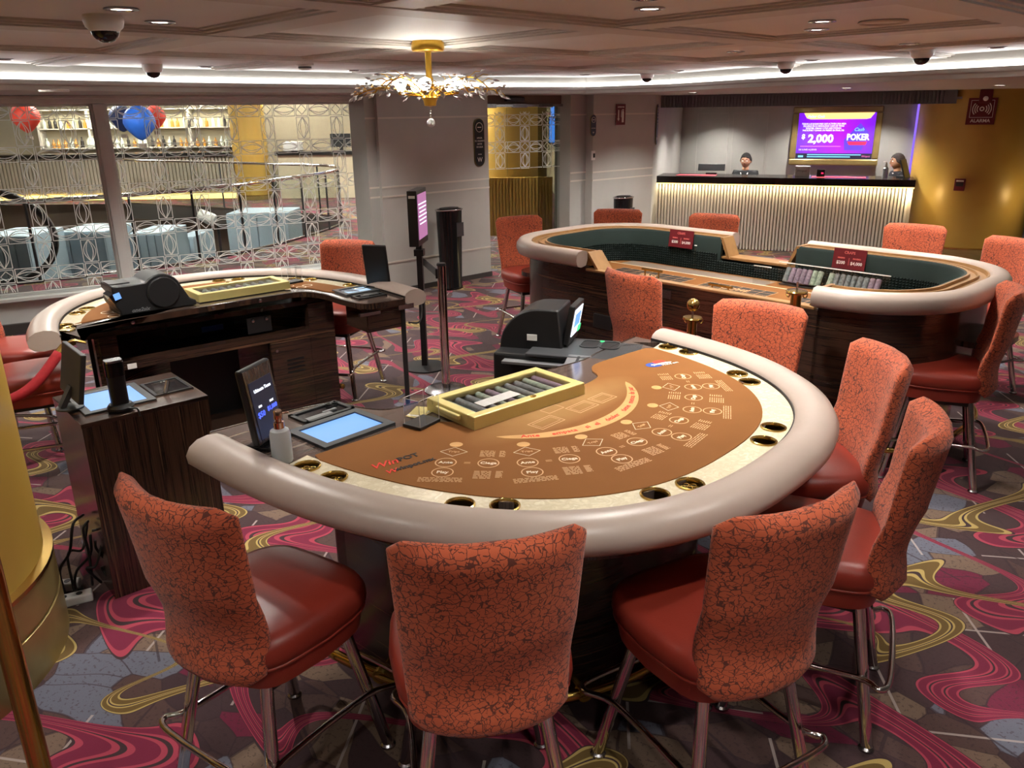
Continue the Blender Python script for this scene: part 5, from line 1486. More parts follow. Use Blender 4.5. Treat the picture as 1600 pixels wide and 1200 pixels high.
st('DE LUNES A JUEVES', 0.032, -0.40, -0.215, 'screen_white')
st('Cash', 0.075, 0.35, 0.10, 'screen_cyan', bold=0.001, shear=0.3); st('POKER', 0.135, 0.345, -0.02, 'screen_white', bold=0.005, sx=0.8)
st('Winpot', 0.04, 0.49, -0.315, 'screen_pink', shear=0.3)

# ------------------------------------------------------------------ people behind the desk
def person(label, pos, rz, hair_mat, shirt, hair_long, glasses, tilt, white):
    t = thing('person', label, 'person', pos, rz)          # faces local -y; origin on the floor under the hips
    me = bpy.data.meshes.new('body')
    V = [(0, 0.02, 0.62), (0, 0.02, 0.82), (0, 0.0, 1.02), (0, -0.01, 1.09), (0, -0.01, 1.12),
         (-0.15, 0, 1.055), (-0.20, -0.04, 0.84), (-0.12, -0.26, 0.80), (-0.08, -0.34, 0.80),
         (0.15, 0, 1.055), (0.20, -0.04, 0.84), (0.12, -0.26, 0.80), (0.08, -0.34, 0.80),
         (-0.10, -0.20, 0.60), (-0.11, -0.42, 0.60), (-0.11, -0.40, 0.12), (0.10, -0.20, 0.60), (0.11, -0.42, 0.60), (0.11, -0.40, 0.12)]
    Eg = [(0, 1), (1, 2), (2, 3), (3, 4), (2, 5), (5, 6), (6, 7), (7, 8), (2, 9), (9, 10), (10, 11), (11, 12), (0, 13), (13, 14), (14, 15), (0, 16), (16, 17), (17, 18)]
    Rd = [.15, .15, .145, .062, .050, .070, .052, .042, .032, .070, .052, .042, .032, .085, .07, .05, .085, .07, .05]
    me.from_pydata(V, Eg, [])
    o = bpy.data.objects.new('body', me); COL.objects.link(o); o.parent = t
    md = o.modifiers.new('skin', 'SKIN')
    for i, v in enumerate(me.skin_vertices[0].data):
        v.radius = (Rd[i] * (1.15 if i in (0, 1, 2) else 1), Rd[i] * (0.75 if i in (0, 1, 2) else 1)); v.use_root = (i == 0)
    o.modifiers.new('sub', 'SUBSURF').render_levels = 2
    me.materials.append(MAT[shirt])
    for p in me.polygons: p.use_smooth = True
    # head: one shaped surface with brow, nose, lips and chin
    hc = Vector((0, -0.025, 1.24)); TM = Matrix.Rotation(tilt, 3, 'X')
    def skull(u, v):
        a = 2 * PI * u; ph = PI * v
        x, y, z = math.sin(ph) * math.sin(a), -math.sin(ph) * math.cos(a), -math.cos(ph)
        rx_, ry_, rz_ = 0.073, 0.092, 0.112
        if z < 0: rx_ *= 1 - 0.30 * z * z; ry_ *= 1 - 0.16 * z * z
        p = Vector((x * rx_, y * ry_, z * rz_))
        fr_ = max(0, -y)
        def g(cx, cz, sx, sz): return math.exp(-((p.x - cx) / sx) ** 2 - ((p.z - cz) / sz) ** 2)
        d = 0.024 * g(0, -0.018, 0.012, 0.018) + 0.010 * g(0, 0.012, 0.008, 0.024) + 0.008 * g(0, -0.055, 0.022, 0.008) + 0.010 * g(0, -0.095, 0.025, 0.014) + 0.006 * g(0, 0.032, 0.05, 0.010) - 0.010 * g(-0.03, 0.012, 0.014, 0.012) - 0.010 * g(0.03, 0.012, 0.014, 0.012)
        p.y -= d * (1 if fr_ > 0.2 else 0)
        return TM @ p + hc
    m = MB(); m.grid(skull, 32, 25, wrap=True); hd = m.build('head', 'skin', t, smooth=180)
    m = MB(); m.tube([(0, -0.012, 1.08), hc + Vector((0, 0.01, -0.07))], [0.050, 0.046], 14); m.build('neck', 'skin', t, smooth=180)
    for s in (-1, 1):
        c = TM @ Vector((s * 0.030, -0.079, 0.012)) + hc
        m = MB(); m.lathe([(0, -0.010), (0.009, -0.006), (0.0115, 0), (0.009, 0.006), (0, 0.010)], 10, c); e = m.build('eye', 'sign_white', hd, smooth=180)
        m = MB(); m.lathe([(0, -0.005), (0.005, 0), (0, 0.005)], 8, c + TM @ Vector((0, -0.0085, -0.001))); m.build('iris', 'hair_black', hd, smooth=180)
        m = MB(); m.tube([TM @ Vector((s * 0.016, -0.092, 0.033)) + hc, TM @ Vector((s * 0.032, -0.091, 0.038)) + hc, TM @ Vector((s * 0.046, -0.080, 0.033)) + hc], [0.003, 0.004, 0.002], 6); m.build('eyebrow', hair_mat, hd, smooth=180)
        m = MB(); m.lathe([(0, -0.008), (0.016, -0.007), (0.020, 0), (0.014, 0.006), (0, 0.005)], 12, TM @ Vector((s * 0.076, 0.012, 0.0)) + hc, TM @ Matrix.Rotation(s * PI / 2 * 0.85, 3, 'Y') @ Matrix.Diagonal((1.5, 1.0, 1.0))); m.build('ear', 'skin', hd, smooth=180)
    m = MB(); m.tube([TM @ Vector((x, -0.092 + 0.5 * x * x * 8, -0.056)) + hc for x in (-0.024, -0.012, 0, 0.012, 0.024)], [0.001, 0.004, 0.0045, 0.004, 0.001], 6); m.build('mouth', 'sign_pink', hd, smooth=180)
    low = -0.35 if hair_long else 0.02
    def hair(u, v):
        a = 2 * PI * u
        back = (1 - math.cos(a)) / 2                      # 0 at the face, 1 at the nape
        zl = (0.62 if hair_long else 0.58) * (1 - back) ** 1.6 + (low - 0.50) * back ** 0.9 * (1 if back > 0.3 else 0.35) + 0.04 * math.sin(9 * a)
        zl = max(-0.85, zl); ph1 = math.acos(max(-1, min(1, zl)))
        ph = ph1 * (1 - v)
        x, y, z = math.sin(ph) * math.sin(a), -math.sin(ph) * math.cos(a), math.cos(ph)
        k = 1.10 + (0.05 if hair_long else 0.02) * back
        k += 0.02 * math.sin(7 * a + 9 * v); p = Vector((x * 0.073 * k * 1.04, y * 0.092 * k, z * 0.112 * (1.10 if z > 0 else 1.0)))
        return TM @ p + hc
    m = MB(); m.grid(hair, 32, 14, wrap=True); h = m.build('hair', hair_mat, t, smooth=180)
    so = h.modifiers.new('thick', 'SOLIDIFY'); so.thickness = 0.006; so.offset = 0
    if glasses:
        m = MB()
        for s in (-1, 1):
            m.tube([TM @ Vector((s * 0.030 + 0.019 * math.cos(q), -0.100, 0.010 + 0.013 * math.sin(q))) + hc for q in [2 * PI * k / 12 for k in range(12)]], 0.0012, 5, closed=True)
            m.tube([TM @ Vector((s * 0.054, -0.098, 0.016)) + hc, TM @ Vector((s * 0.078, 0.0, 0.014)) + hc], 0.002, 5)
        m.tube([TM @ Vector((-0.010, -0.102, 0.016)) + hc, TM @ Vector((0.010, -0.102, 0.016)) + hc], 0.002, 5)
        m.build('glasses', 'steel', t, smooth=180)
    if white == 'lanyard':
        m = MB(); m.tube([(-0.055, -0.085, 1.07), (-0.02, -0.13, 0.98), (0.0, -0.14, 0.90)], 0.006, 6); m.tube([(0.055, -0.085, 1.07), (0.02, -0.13, 0.98), (0.0, -0.14, 0.90)], 0.006, 6); m.build('lanyard', 'sign_white', t, smooth=180)
    else:
        m = MB(); m.tube([(0.055 * math.sin(a), -0.012 - 0.055 * math.cos(a), 1.085 - 0.012 * math.cos(a)) for a in [2 * PI * k / 16 for k in range(16)]], 0.011, 6, closed=True); m.build('collar', 'sign_white', t, smooth=180)
    # hands rest on the lap desk, five fingers each
    for s in (-1, 1):
        m = MB(); m.grid(lambda u, v: (s * 0.07 + 0.034 * math.cos(2 * PI * u) * math.sin(PI * (0.08 + 0.84 * v)) ** 0.5, -0.33 - 0.085 * v, 0.80 + 0.014 * math.sin(2 * PI * u) * math.sin(PI * (0.08 + 0.84 * v)) ** 0.5), 12, 6, wrap=True)
        for k, (dx, ln) in enumerate(((-0.025, 0.062), (-0.008, 0.074), (0.009, 0.070), (0.025, 0.054))):
            x = s * 0.07 + dx; m.tube([(x, -0.395, 0.802), (x, -0.395 - ln * 0.5, 0.806), (x, -0.395 - ln * 0.85, 0.796), (x, -0.395 - ln, 0.786)], [0.0088, 0.0085, 0.0080, 0.005], 7)
        m.tube([(s * 0.07 - s * 0.03, -0.345, 0.80), (s * 0.07 - s * 0.055, -0.375, 0.80), (s * 0.07 - s * 0.058, -0.405, 0.795)], [0.010, 0.0095, 0.006], 7)
        m.build('hand', 'skin', t, smooth=180)
    return t
FACE = CRZ
person('man with short black hair, glasses and white lanyard behind the reception desk', rp(1.27, 0.80, 0.0), FACE - 0.10, 'hair_black', 'cloth_black', False, True, 0.10, 'lanyard')
person('woman in profile with short grey hair and dark top at the reception desk', rp(3.42, 0.95, 0.0), FACE - 1.25, 'hair_grey', 'cloth_black', True, False, 0.05, 'collar')
for x, y, lab in ((1.27, 0.88, 'black swivel stool under the man at the desk'), (3.40, 0.83, 'black swivel stool under the woman at the desk')):
    pass

# ------------------------------------------------------------------ wall signs
def plaque(parent_loc, rz, w, h, mat, lines, name, label, cat='sign', depth=0.012, group=None):
    t = thing(name, label, cat, parent_loc, rz, group)
    m = MB(); pts = []
    r = w / 2
    for k in range(13): a = PI * k / 12; pts.append((r * math.cos(a), h / 2 - r + r * math.sin(a)))
    for k in range(13): a = PI + PI * k / 12; pts.append((r * math.cos(a), -h / 2 + r + r * math.sin(a)))
    n = len(pts)
    def slab(sc_, y0, y1, nm, mt):
        m = MB(); P = [(x * sc_[0], z * sc_[1]) for x, z in pts]
        m.add([(x, y0, z) for x, z in P] + [(x, y1, z) for x, z in P], [tuple(range(n)), tuple(range(2 * n - 1, n - 1, -1))] + [(i, (i + 1) % n, n + (i + 1) % n, n + i) for i in range(n)])
        return m.build(nm, mt, t)
    slab((1, 1), 0.0, -depth * 0.8, 'gold_border', 'plaque_gold'); slab((0.93, 0.98), -0.001, -depth, 'face', mat)
    m = MB(); m.tube([(0.055 * w / 0.17 * math.cos(2 * PI * k / 20), -depth - 0.001, h / 2 - w * 0.62 + 0.055 * w / 0.17 * math.sin(2 * PI * k / 20)) for k in range(20)], 0.004, 5, closed=True)
    m.box((0, -depth - 0.001, h / 2 - w * 0.62), (0.06 * w / 0.17, 0.003, 0.010)); m.build('no_smoking_ring', 'sign_white', t)
    for s, sz, z in lines: text(s, sz, 'sign_white', t, (0, -depth - 0.001, z), (PI / 2, 0, 0), bold=0.0005)
    return t
SIGN = (('APAGA', 0.026, 0.055), ('TU CIGARRO', 0.026, 0.020), ('ANTES', 0.026, -0.015), ('DE SALIR', 0.026, -0.050), ('GRACIAS', 0.014, -0.135), ('W', 0.075, -0.20))
pp = onwall(748, 223, PA, pd); plaque(pp + Vector((pd.y, -pd.x, 0)).normalized() * 0.004, prz, 0.165, 0.56, 'plaque_black', SIGN, 'smoking_plaque', 'tall black no-smoking plaque on the grey pier left of the door', group='no smoking plaques')
pp = onwall(926, 196, RA, rd); plaque(pp + Vector((rd.y, -rd.x, 0)).normalized() * 0.004, wall_dir(rd), 0.105, 0.27, 'plaque_blue', (('NO FUMAR', 0.014, -0.035), ('W', 0.03, -0.09)), 'smoking_plaque', 'small blue no-smoking plaque on the grey wall right of the door', group='no smoking plaques')
t = plaque(C0 + Matrix.Rotation(CRZ, 3, 'Z') @ Vector((0.092, -0.32, 1.80)), CRZ + PI / 2 + 0.04, 0.16, 0.56, 'plaque_blue', (('HORARIO', 0.022, 0.10), ('LUNES A', 0.020, 0.05), ('DOMINGO', 0.020, 0.01), ('W', 0.06, -0.2)), 'smoking_plaque', 'blue rounded plaque on the edge of the reception recess', group='no smoking plaques')
pp = onwall(969, 179, RA, rd)
t = thing('extinguisher_sign', 'dark red sign with arrow and fire extinguisher symbol', 'sign', pp + Vector((rd.y, -rd.x, 0)).normalized() * 0.004, wall_dir(rd))
m = MB(); m.box((0, -0.004, 0), (0.185, 0.008, 0.265)); m.build('board', 'sign_red', t)
m = MB(); m.box((0, -0.003, -0.118), (0.190, 0.008, 0.03)); m.build('white_foot', 'sign_white', t)
text('EXTINTOR', 0.026, 'sign_white', t, (0, -0.0095, 0.095), (PI / 2, 0, 0), bold=0.0006)
m = MB(); m.add([(-0.055, -0.0095, 0.06), (-0.035, -0.0095, 0.06), (-0.035, -0.0095, -0.05), (-0.022, -0.0095, -0.05), (-0.045, -0.0095, -0.085), (-0.068, -0.0095, -0.05), (-0.055, -0.0095, -0.05)], [tuple(range(7))]); m.build('arrow', 'sign_white', t, fix=False)
m = MB(); m.add([(x, -0.0095, z) for x, z in ((0.02, -0.10), (0.06, -0.10), (0.06, 0.03), (0.05, 0.05), (0.03, 0.05), (0.02, 0.03))], [tuple(range(6))]); m.box((0.04, -0.0095, 0.06), (0.035, 0.002, 0.012)); m.box((0.008, -0.0095, 0.01), (0.006, 0.002, 0.09)); m.build('extinguisher_symbol', 'sign_white', t, fix=False)
pp = onwall(926, 243, RA, rd)
t = thing('wall_switch', 'small white wall switch with black key', 'switch', pp + Vector((rd.y, -rd.x, 0)).normalized() * 0.004, wall_dir(rd))
m = MB(); m.box((0, -0.006, 0), (0.07, 0.012, 0.12)); m.build('plate', 'white_plastic', t, bevel=0.004)
m = MB(); m.box((0.01, -0.013, 0), (0.035, 0.004, 0.055)); m.build('key', 'black_plastic', t)
def on_col(px, z):
    """point and heading on the reception column facing the camera through pixel column px"""
    d = ray(px, 250); d = Vector((d.x, d.y, 0)).normalized()
    b = d.dot(yc); disc = b * b - (yc.length_squared - YR * YR)
    p = d * (b - math.sqrt(max(0, disc))); n = (p - yc).normalized()
    return p + Vector((0, 0, z)) + n * 0.004, math.atan2(n.y, n.x) + PI / 2
p, a = on_col(1521, 1.93)
t = thing('alarm_sign', 'dark red square sign with sound waves reading ALARMA', 'sign', p, a)
m = MB(); m.box((0, -0.004, 0), (0.33, 0.008, 0.33)); m.build('board', 'sign_red', t)
m = MB()
for r in (0.055, 0.08, 0.105):
    for s in (-1, 1): m.tube([(s * r * math.cos(math.radians(-40 + 80 * k / 8)), -0.010, 0.03 + r * math.sin(math.radians(-40 + 80 * k / 8))) for k in range(9)], 0.006, 5)
m.tube([(0.022 * math.cos(2 * PI * k / 16), -0.010, 0.03 + 0.022 * math.sin(2 * PI * k / 16)) for k in range(16)], 0.007, 5, closed=True)
m.build('sound_waves', 'sign_white', t, smooth=180)
m = MB()
for c, d in (((0, -0.009, 0.135), (0.26, 0.003, 0.005)), ((0, -0.009, -0.075), (0.26, 0.003, 0.005)), ((0.13, -0.009, 0.03), (0.005, 0.003, 0.21)), ((-0.13, -0.009, 0.03), (0.005, 0.003, 0.21))): m.box(c, d)
m.build('inner_border', 'sign_white', t)
text('ALARMA', 0.058, 'sign_white', t, (0, -0.0095, -0.118), (PI / 2, 0, 0), bold=0.001)
p, a = on_col(1524, 2.20 - 0.02)
p.z = 2.215 - 0.035
t = thing('alarm_strobe', 'red alarm strobe with white lamp above the alarm sign', 'alarm', Vector((p.x, p.y, 2.23 - 0.02)) - Vector((0, 0, 0.0)), a)
t.location.z = 2.115
m = MB(); m.box((0, -0.02, 0), (0.15, 0.04, 0.17)); m.build('housing', 'sign_red', t, bevel=0.012)
m = MB(); m.lathe([(0.03, 0), (0.03, 0.012), (0.016, 0.024), (0, 0.026)], 16, (0, -0.04, -0.03), Matrix.Rotation(PI / 2, 3, 'X')); m.build('lens', 'white_plastic', t, smooth=40)
p, a = on_col(1506, 1.0)
t = thing('alarm_call_point', 'small dark red call point low on the gold column by the desk', 'alarm', p, a)
m = MB(); m.box((0, -0.012, 0), (0.13, 0.024, 0.16)); m.build('housing', 'sign_red', t, bevel=0.006)
m = MB(); m.box((0, -0.025, 0.005), (0.09, 0.004, 0.05)); m.build('pull_handle', 'black_plastic', t)
m = MB(); m.box((0, -0.0252, 0.05), (0.09, 0.003, 0.018)); m.build('white_strip', 'sign_white', t)

# ------------------------------------------------------------------ bins, stanchions, digital sign
def bin_(p, label, h, w):
    t = thing('ash_bin', label, 'bin', p, prz, 'black standing ash bins')
    prof = [(w * 0.50, 0.0), (w * 0.50, 0.03), (w * 0.47, 0.04), (w * 0.56, h - 0.02), (w * 0.56, h)]
    m = MB(); m.lathe(prof, 32, M=Matrix.Diagonal((1, 0.72, 1))); m.build('body', 'black_gloss', t, smooth=40)
    m = MB(); m.tube([(w * 0.57 * math.cos(2 * PI * k / 32), w * 0.41 * math.sin(2 * PI * k / 32), h + 0.004) for k in range(32)], 0.010, 6, closed=True); m.build('steel_rim', 'chrome', t, smooth=180)
    m = MB(); m.lathe([(0, 0), (w * 0.42, 0.0), (w * 0.42, 0.03), (0, 0.035)], 24, (0, 0, h - 0.005), Matrix.Diagonal((1, 0.66, 1))); m.build('lid', 'black_plastic', t, smooth=40)
    m = MB(); m.box((w * 0.22, -w * 0.385, h * 0.76), (w * 0.35, 0.004, 0.16)); m.build('notice', 'dark_grey', t)
bin_(UV(5.95, 7.42), 'tall black ash bin against the grey pier', 0.93, 0.30)
bin_(UV(8.70, 7.06), 'black ash bin by the grey wall right of the door', 0.88, 0.28)
t = thing('belt_stanchion', 'slim chrome belt stanchion between the tables', 'stanchion', (-0.50, 5.75, 0))
m = MB(); m.lathe([(0.0, 0.0), (0.165, 0.0), (0.165, 0.012), (0.15, 0.022), (0.04, 0.032), (0.0, 0.032)], 40); m.build('base_disc', 'steel', t, smooth=30)
m = MB(); m.lathe([(0.033, 0.03), (0.033, 0.955)], 24); m.build('post', 'chrome', t, smooth=60)
m = MB(); m.lathe([(0.034, 0.955), (0.035, 0.965), (0.030, 0.975), (0.0, 0.977)], 24); m.build('cap', 'black_plastic', t, smooth=40)
m = MB(); m.box((-0.034, 0.0, 0.90), (0.016, 0.04, 0.07)); m.build('belt_slot', 'black_plastic', t)
dsp = G(652, 446, 0.0); dsp = Vector((-0.72, 6.35, 0))
t = thing('digital_sign_stand', 'black digital sign on a post behind the chrome stanchion', 'display', dsp, math.radians(84))
m = MB(); m.lathe([(0, 0), (0.18, 0), (0.18, 0.012), (0.04, 0.02), (0, 0.02)], 32); m.build('base', 'black_plastic', t, smooth=30)
m = MB(); m.box((0, 0, 0.55), (0.045, 0.045, 1.06)); m.build('post', 'black_plastic', t)
m = MB(); m.box((0, 0, 0.955), (0.075, 0.075, 0.05)); m.build('post_collar', 'black_plastic', t)
m = MB(); m.box((0.0, 0, 1.235), (0.36, 0.075, 0.42)); hs = m.build('housing', 'black_plastic', t, bevel=0.004)
m = MB(); m.box((0.0, -0.039, 1.245), (0.31, 0.004, 0.34)); m.build('screen', 'screen_magenta', hs)
m = MB(); m.box((-0.1805, 0, 1.40), (0.003, 0.05, 0.02)); m.build('white_label', 'white_plastic', hs)
m = MB()
for k in range(6): m.box((0.0, -0.042, 1.34 - k * 0.03), (0.28 - 0.03 * (k % 3), 0.002, 0.008))
stuff(m.build('screen_text', 'screen_white', hs))
m = MB(); m.bar((-0.535, 5.76, 0.90), (dsp.x + 0.03, dsp.y - 0.01, 0.88), 0.006, 0.055); tag(m.build('retractable_belt', 'black_plastic', None), 'black belt stretched from the chrome stanchion to the sign post', 'belt')
def brass_post(p, label, h=0.93, ball=True, grp='brass rope stanchions'):
    t = thing('rope_stanchion', label, 'stanchion', p, 0, grp)
    m = MB(); m.lathe([(0, 0), (0.15, 0), (0.15, 0.012), (0.12, 0.03), (0.035, 0.05), (0.0, 0.05)], 32); m.build('base', 'brass', t, smooth=40)
    m = MB(); m.lathe([(0.027, 0.04), (0.027, h - 0.06)], 20); m.build('post', 'brass', t, smooth=60)
    m = MB(); m.lathe([(0.028, h - 0.065), (0.052, h - 0.06), (0.056, h - 0.052), (0.052, h - 0.045), (0.02, h - 0.042)], 24); m.build('collar', 'brass', t, smooth=40)
    for a in (0.4, 0.4 + PI / 2):
        m = MB(); c = Vector((0.06 * math.cos(a), 0.06 * math.sin(a), h - 0.075)); m.tube([c + Vector((0.014 * math.cos(q) * math.cos(a), 0.014 * math.cos(q) * math.sin(a), 0.016 * math.sin(q))) for q in [2 * PI * k / 10 for k in range(10)]], 0.004, 5, closed=True); m.build('hook_ring', 'brass', t, smooth=180)
    m = MB(); m.tube([(0, 0, h - 0.045), (0, 0, h)], 0.006, 8); m.build('stem', 'steel', t, smooth=60)
    if ball:
        m = MB(); m.lathe([(0.037 * math.sin(PI * k / 14), h + 0.025 - 0.037 * math.cos(PI * k / 14)) for k in range(15)], 24); m.build('ball_finial', 'brass', t, smooth=180)
    return t
brass_post((1.03, 4.42, 0), 'brass stanchion with ball finial between two stools')
brass_post(tuple(G(1245, 455, 1.10).xy) + (0,), 'brass stanchion without its ball in front of the craps table', 1.15, False)
brass_post((-1.275, 1.70, 0), 'tall brass post cut by the lower left picture corner', 1.62)
a, b = G(97, 545, 0.90), Vector((-2.50, 3.42, 0.66))
a = Vector((-2.22, 3.78, 0.90)); 
t = thing('velvet_rope', 'red velvet rope with brass end hook behind the flat monitor', 'rope', (0, 0, 0))
pa, pb, pc, pe_ = G(92, 552, 0.86), G(62, 592, 0.76), G(30, 618, 0.70), G(-30, 640, 0.66)
m = MB(); m.tube(catmull([pa, pb, pc, pe_], 6), 0.026, 10); m.build('rope', 'rope_red', t, smooth=180)
m = MB(); m.tube([pa, pa + (pa - pb).normalized() * 0.045], 0.021, 10); m.tube(catmull([pa + (pa - pb).normalized() * 0.045, pa + Vector((0.05, 0.06, 0.05)), pa + Vector((0.10, 0.09, 0.03))], 4), 0.008, 6); m.build('hook', 'brass', t, smooth=60)

# ------------------------------------------------------------------ ceiling fittings
def seat_on_ceiling(p):
    """keep a fitting inside the cove and off the beams"""
    def inside(q):
        c = False; P = COVE_IN + [(6.4, -6), (-7.2, -6)]
        for i in range(len(P)):
            (x0, y0), (x1, y1) = P[i], P[i - 1]
            if (y0 > q.y) != (y1 > q.y) and q.x < (x1 - x0) * (q.y - y0) / (y1 - y0) + x0: c = not c
        return c
    p = Vector((p.x, p.y, 0)); k = 1.0
    while not inside(p * (k + 0.05)) and k > 0.3: k -= 0.01
    p = p * k
    u, v = p.dot(UX), p.dot(VX)
    for B in (BU,):
        for b in B:
            if abs(u - b) < 0.23: u = b + 0.23 * (1 if u > b else -1)
    for b in BV:
        if abs(v - b) < 0.23: v = b + 0.23 * (1 if v > b else -1)
    return UV(u, v, CZ)
def downlight(px, py, label, lamp=True, pos=None, k=1.0):
    p = pos or seat_on_ceiling(G(px, py, CZ))
    t = thing('ceiling_downlight', label, 'ceiling light', (p.x, p.y, p.z), 0, 'recessed ceiling downlights')
    m = MB(); m.lathe([(0.045, -0.001), (0.062, -0.001), (0.064, -0.006), (0.048, -0.009), (0.045, -0.004)], 24, caps=False); m.build('trim_ring', 'steel', t, smooth=40)
    m = MB(); m.disc((0, 0, -0.003), 0.045, 20); m.build('lens', 'lamp_glow', t, fix=False)
    if lamp:
        l = light('SPOT', 'lamp', t, (0, 0, -0.02), DOWN_W * k, (1.0, 0.95, 0.88), spot_size=math.radians(125), spot_blend=0.75, shadow_soft_size=0.045)
    return t
DL = [((250, 33), 'downlight right of the large dome camera'), ((97, 77), 'downlight left of the dome cameras, above the window'), ((8, 105), 'downlight at the left picture edge above the lit cove'),
      ((1015, 12), 'downlight at the top edge of the picture right of the chandelier'), ((1276, 45), 'downlight left of the ceiling ring on the right'), ((940, 83), 'downlight between the chandelier and the right dome cameras'),
      ((914, 116), 'small downlight right of the chandelier crystals'), ((1440, 70), 'downlight right of the ceiling ring'), ((328, 112), 'downlight right of the second dome camera, near the cove'), ((465, 93), 'downlight behind the smoke detector'),
      ((567, 119), 'downlight behind the left chandelier branch'), ((1556, 88), 'downlight close to the right picture edge'), ((1268, 104), 'downlight between two dome cameras on the right'), ((1060, 119), 'downlight just right of the smallest dome camera')]
for (px, py), lab in DL: downlight(px, py, lab)
HD = (((-0.2, 2.0), 'above the gold column on the left'), ((1.2, 0.6), 'just above the viewer'), ((2.56, 0.6), 'above the right foreground stools'), ((1.2, 3.42), 'above the pedestal cabinet'), ((2.56, 2.0), 'above the middle of the near table'), ((3.9, 2.0), 'above the far end of the near table'), ((4.6, 0.6), 'above the right-hand carpet'), ((-0.2, 4.9), 'left of the gold column'), ((5.4, 3.4), 'above the craps table'), ((-0.75, 0.55), 'behind the viewer on the left'), ((-0.15, -0.60), 'right behind the viewer'), ((0.95, -0.75), 'behind the viewer on the right'))
for (u, v), lab in HD: downlight(0, 0, 'out-of-frame downlight ' + lab, True, UV(u, v, CZ), 0.62 if 'behind' in lab else 0.38)
for x in (0.7, 2.0, 3.2):  # extra lamp row added to brighten the back wall, hidden by the fascia
    q = C0 + Matrix.Rotation(CRZ, 3, 'Z') @ Vector((x, 1.65, 2.083)); downlight(0, 0, 'added unseen lamp at the back of the reception recess, ' + ('left' if x < 1 else 'middle' if x < 3 else 'right') + ' one', True, q, 0.7)
for k, x in enumerate((0.75, 1.75, 2.9)):
    q = C0 + Matrix.Rotation(CRZ, 3, 'Z') @ Vector((x, 0.42, 2.083)); downlight(0, 0, ('left', 'middle', 'right')[k] + ' small downlight in the reception recess ceiling', True, q, 1.3)
for (x, y), lab in (((2.3, 10.6), 'added soffit lamp left of the reception desk'), ((3.7, 9.3), 'added soffit lamp before the middle of the reception desk'), ((5.2, 9.0), 'added soffit lamp before the gold column at the desk'), ((6.6, 7.6), 'added soffit lamp at the far right edge')):  # lamps added in the soffit to brighten the column and desk front
    downlight(0, 0, lab, True, Vector((x, y, SZ)), 1.2)
def dome(px, py, s, label):
    p = seat_on_ceiling(G(px, py, CZ))
    t = thing('dome_camera', label, 'camera', (p.x, p.y, CZ), 0, 'white dome cameras')
    m = MB(); m.lathe([(0.075 * s, 0.0), (0.078 * s, -0.02 * s), (0.070 * s, -0.045 * s), (0.052 * s, -0.062 * s)], 28); m.build('housing', 'white_plastic', t, smooth=40)
    m = MB(); m.lathe([(0.054 * s * math.cos(PI / 2 * k / 8), -0.055 * s - 0.048 * s * math.sin(PI / 2 * k / 8)) for k in range(9)], 24, caps=False); m.build('dark_dome', 'black_gloss', t, smooth=180)
dome(160, 24, 1.0, 'large white dome camera at the upper left'); dome(238, 103, 1.0, 'dome camera against the lit cove above the window')
dome(1033, 114, 1.0, 'smallest dome camera right of the chandelier'); dome(1216, 98, 1.0, 'middle dome camera on the right'); dome(1397, 79, 1.05, 'dome camera furthest right above the gold column')
for px, py, lab in ((448, 97, 'white smoke detector left of the chandelier'),):
    p = seat_on_ceiling(G(px, py, CZ)); t = thing('smoke_detector', lab, 'detector', (p.x, p.y, CZ))
    m = MB(); m.lathe([(0.07, 0), (0.07, -0.02), (0.05, -0.028), (0.05, -0.045), (0.03, -0.055), (0, -0.055)], 24); m.build('housing', 'white_plastic', t, smooth=40)
    m = MB(); m.lathe([(0.051, -0.03), (0.052, -0.036), (0.051, -0.042)], 24, caps=False); m.build('vent_band', 'dark_grey', t, smooth=40)
p = G(1380, 33, CZ); t = thing('ceiling_speaker', 'flat round ceiling speaker ring on the right', 'speaker', (p.x, p.y, CZ))
m = MB(); m.lathe([(0.11, 0), (0.115, -0.006), (0.105, -0.012), (0.098, -0.004)], 32, caps=False); m.build('ring', 'ceiling_beam', t, smooth=60)
m = MB(); m.disc((0, 0, -0.004), 0.10, 32); m.build('grille', 'ceiling_paint', t, fix=False)
p = onwall(84, 140, W0, WD)
t = thing('emergency_light', 'thin white emergency light under the cove above the left window', 'light', G(84, 140, 2.198)); t.rotation_euler = (0, 0, WRZ)
m = MB(); m.box((0, 0, -0.008), (0.20, 0.06, 0.016)); m.build('case', 'white_plastic', t, bevel=0.004)

# ------------------------------------------------------------------ chandelier
CP = G(668, 64, CZ)
ch = thing('chandelier', 'gold branching chandelier with crystal leaves and glowing bulbs', 'chandelier', (CP.x, CP.y, CZ))
m = MB(); m.lathe([(0.0, 0), (0.092, 0), (0.095, -0.010), (0.095, -0.045), (0.088, -0.055), (0.0, -0.057)], 36); m.build('ceiling_plate', 'gold_fixture', ch, smooth=40)
m = MB(); m.lathe([(0.020, -0.055), (0.018, -0.07), (0.018, -0.19), (0.024, -0.20), (0.024, -0.225), (0.030, -0.24), (0.020, -0.26), (0.045, -0.29), (0.050, -0.305), (0.040, -0.32), (0.034, -0.35), (0.0, -0.355)], 24); m.build('stem', 'gold_fixture', ch, smooth=40)
rnd = random.Random(21)
def leaf(mb, c, d, L, w):
    d = d.normalized(); s = d.cross(Vector((0, 0, 1))); s = s.normalized() if s.length > 0.1 else Vector((1, 0, 0)); u = s.cross(d)
    pts = [c, c + d * L]; ring_ = []
    for k in range(6): a = 2 * PI * k / 6; ring_.append(c + d * (L * 0.45) + (s * math.cos(a) + u * math.sin(a) * 0.6) * w)
    mb.add(pts + ring_, [(0, 2 + k, 2 + (k + 1) % 6) for k in range(6)] + [(1, 2 + (k + 1) % 6, 2 + k) for k in range(6)])
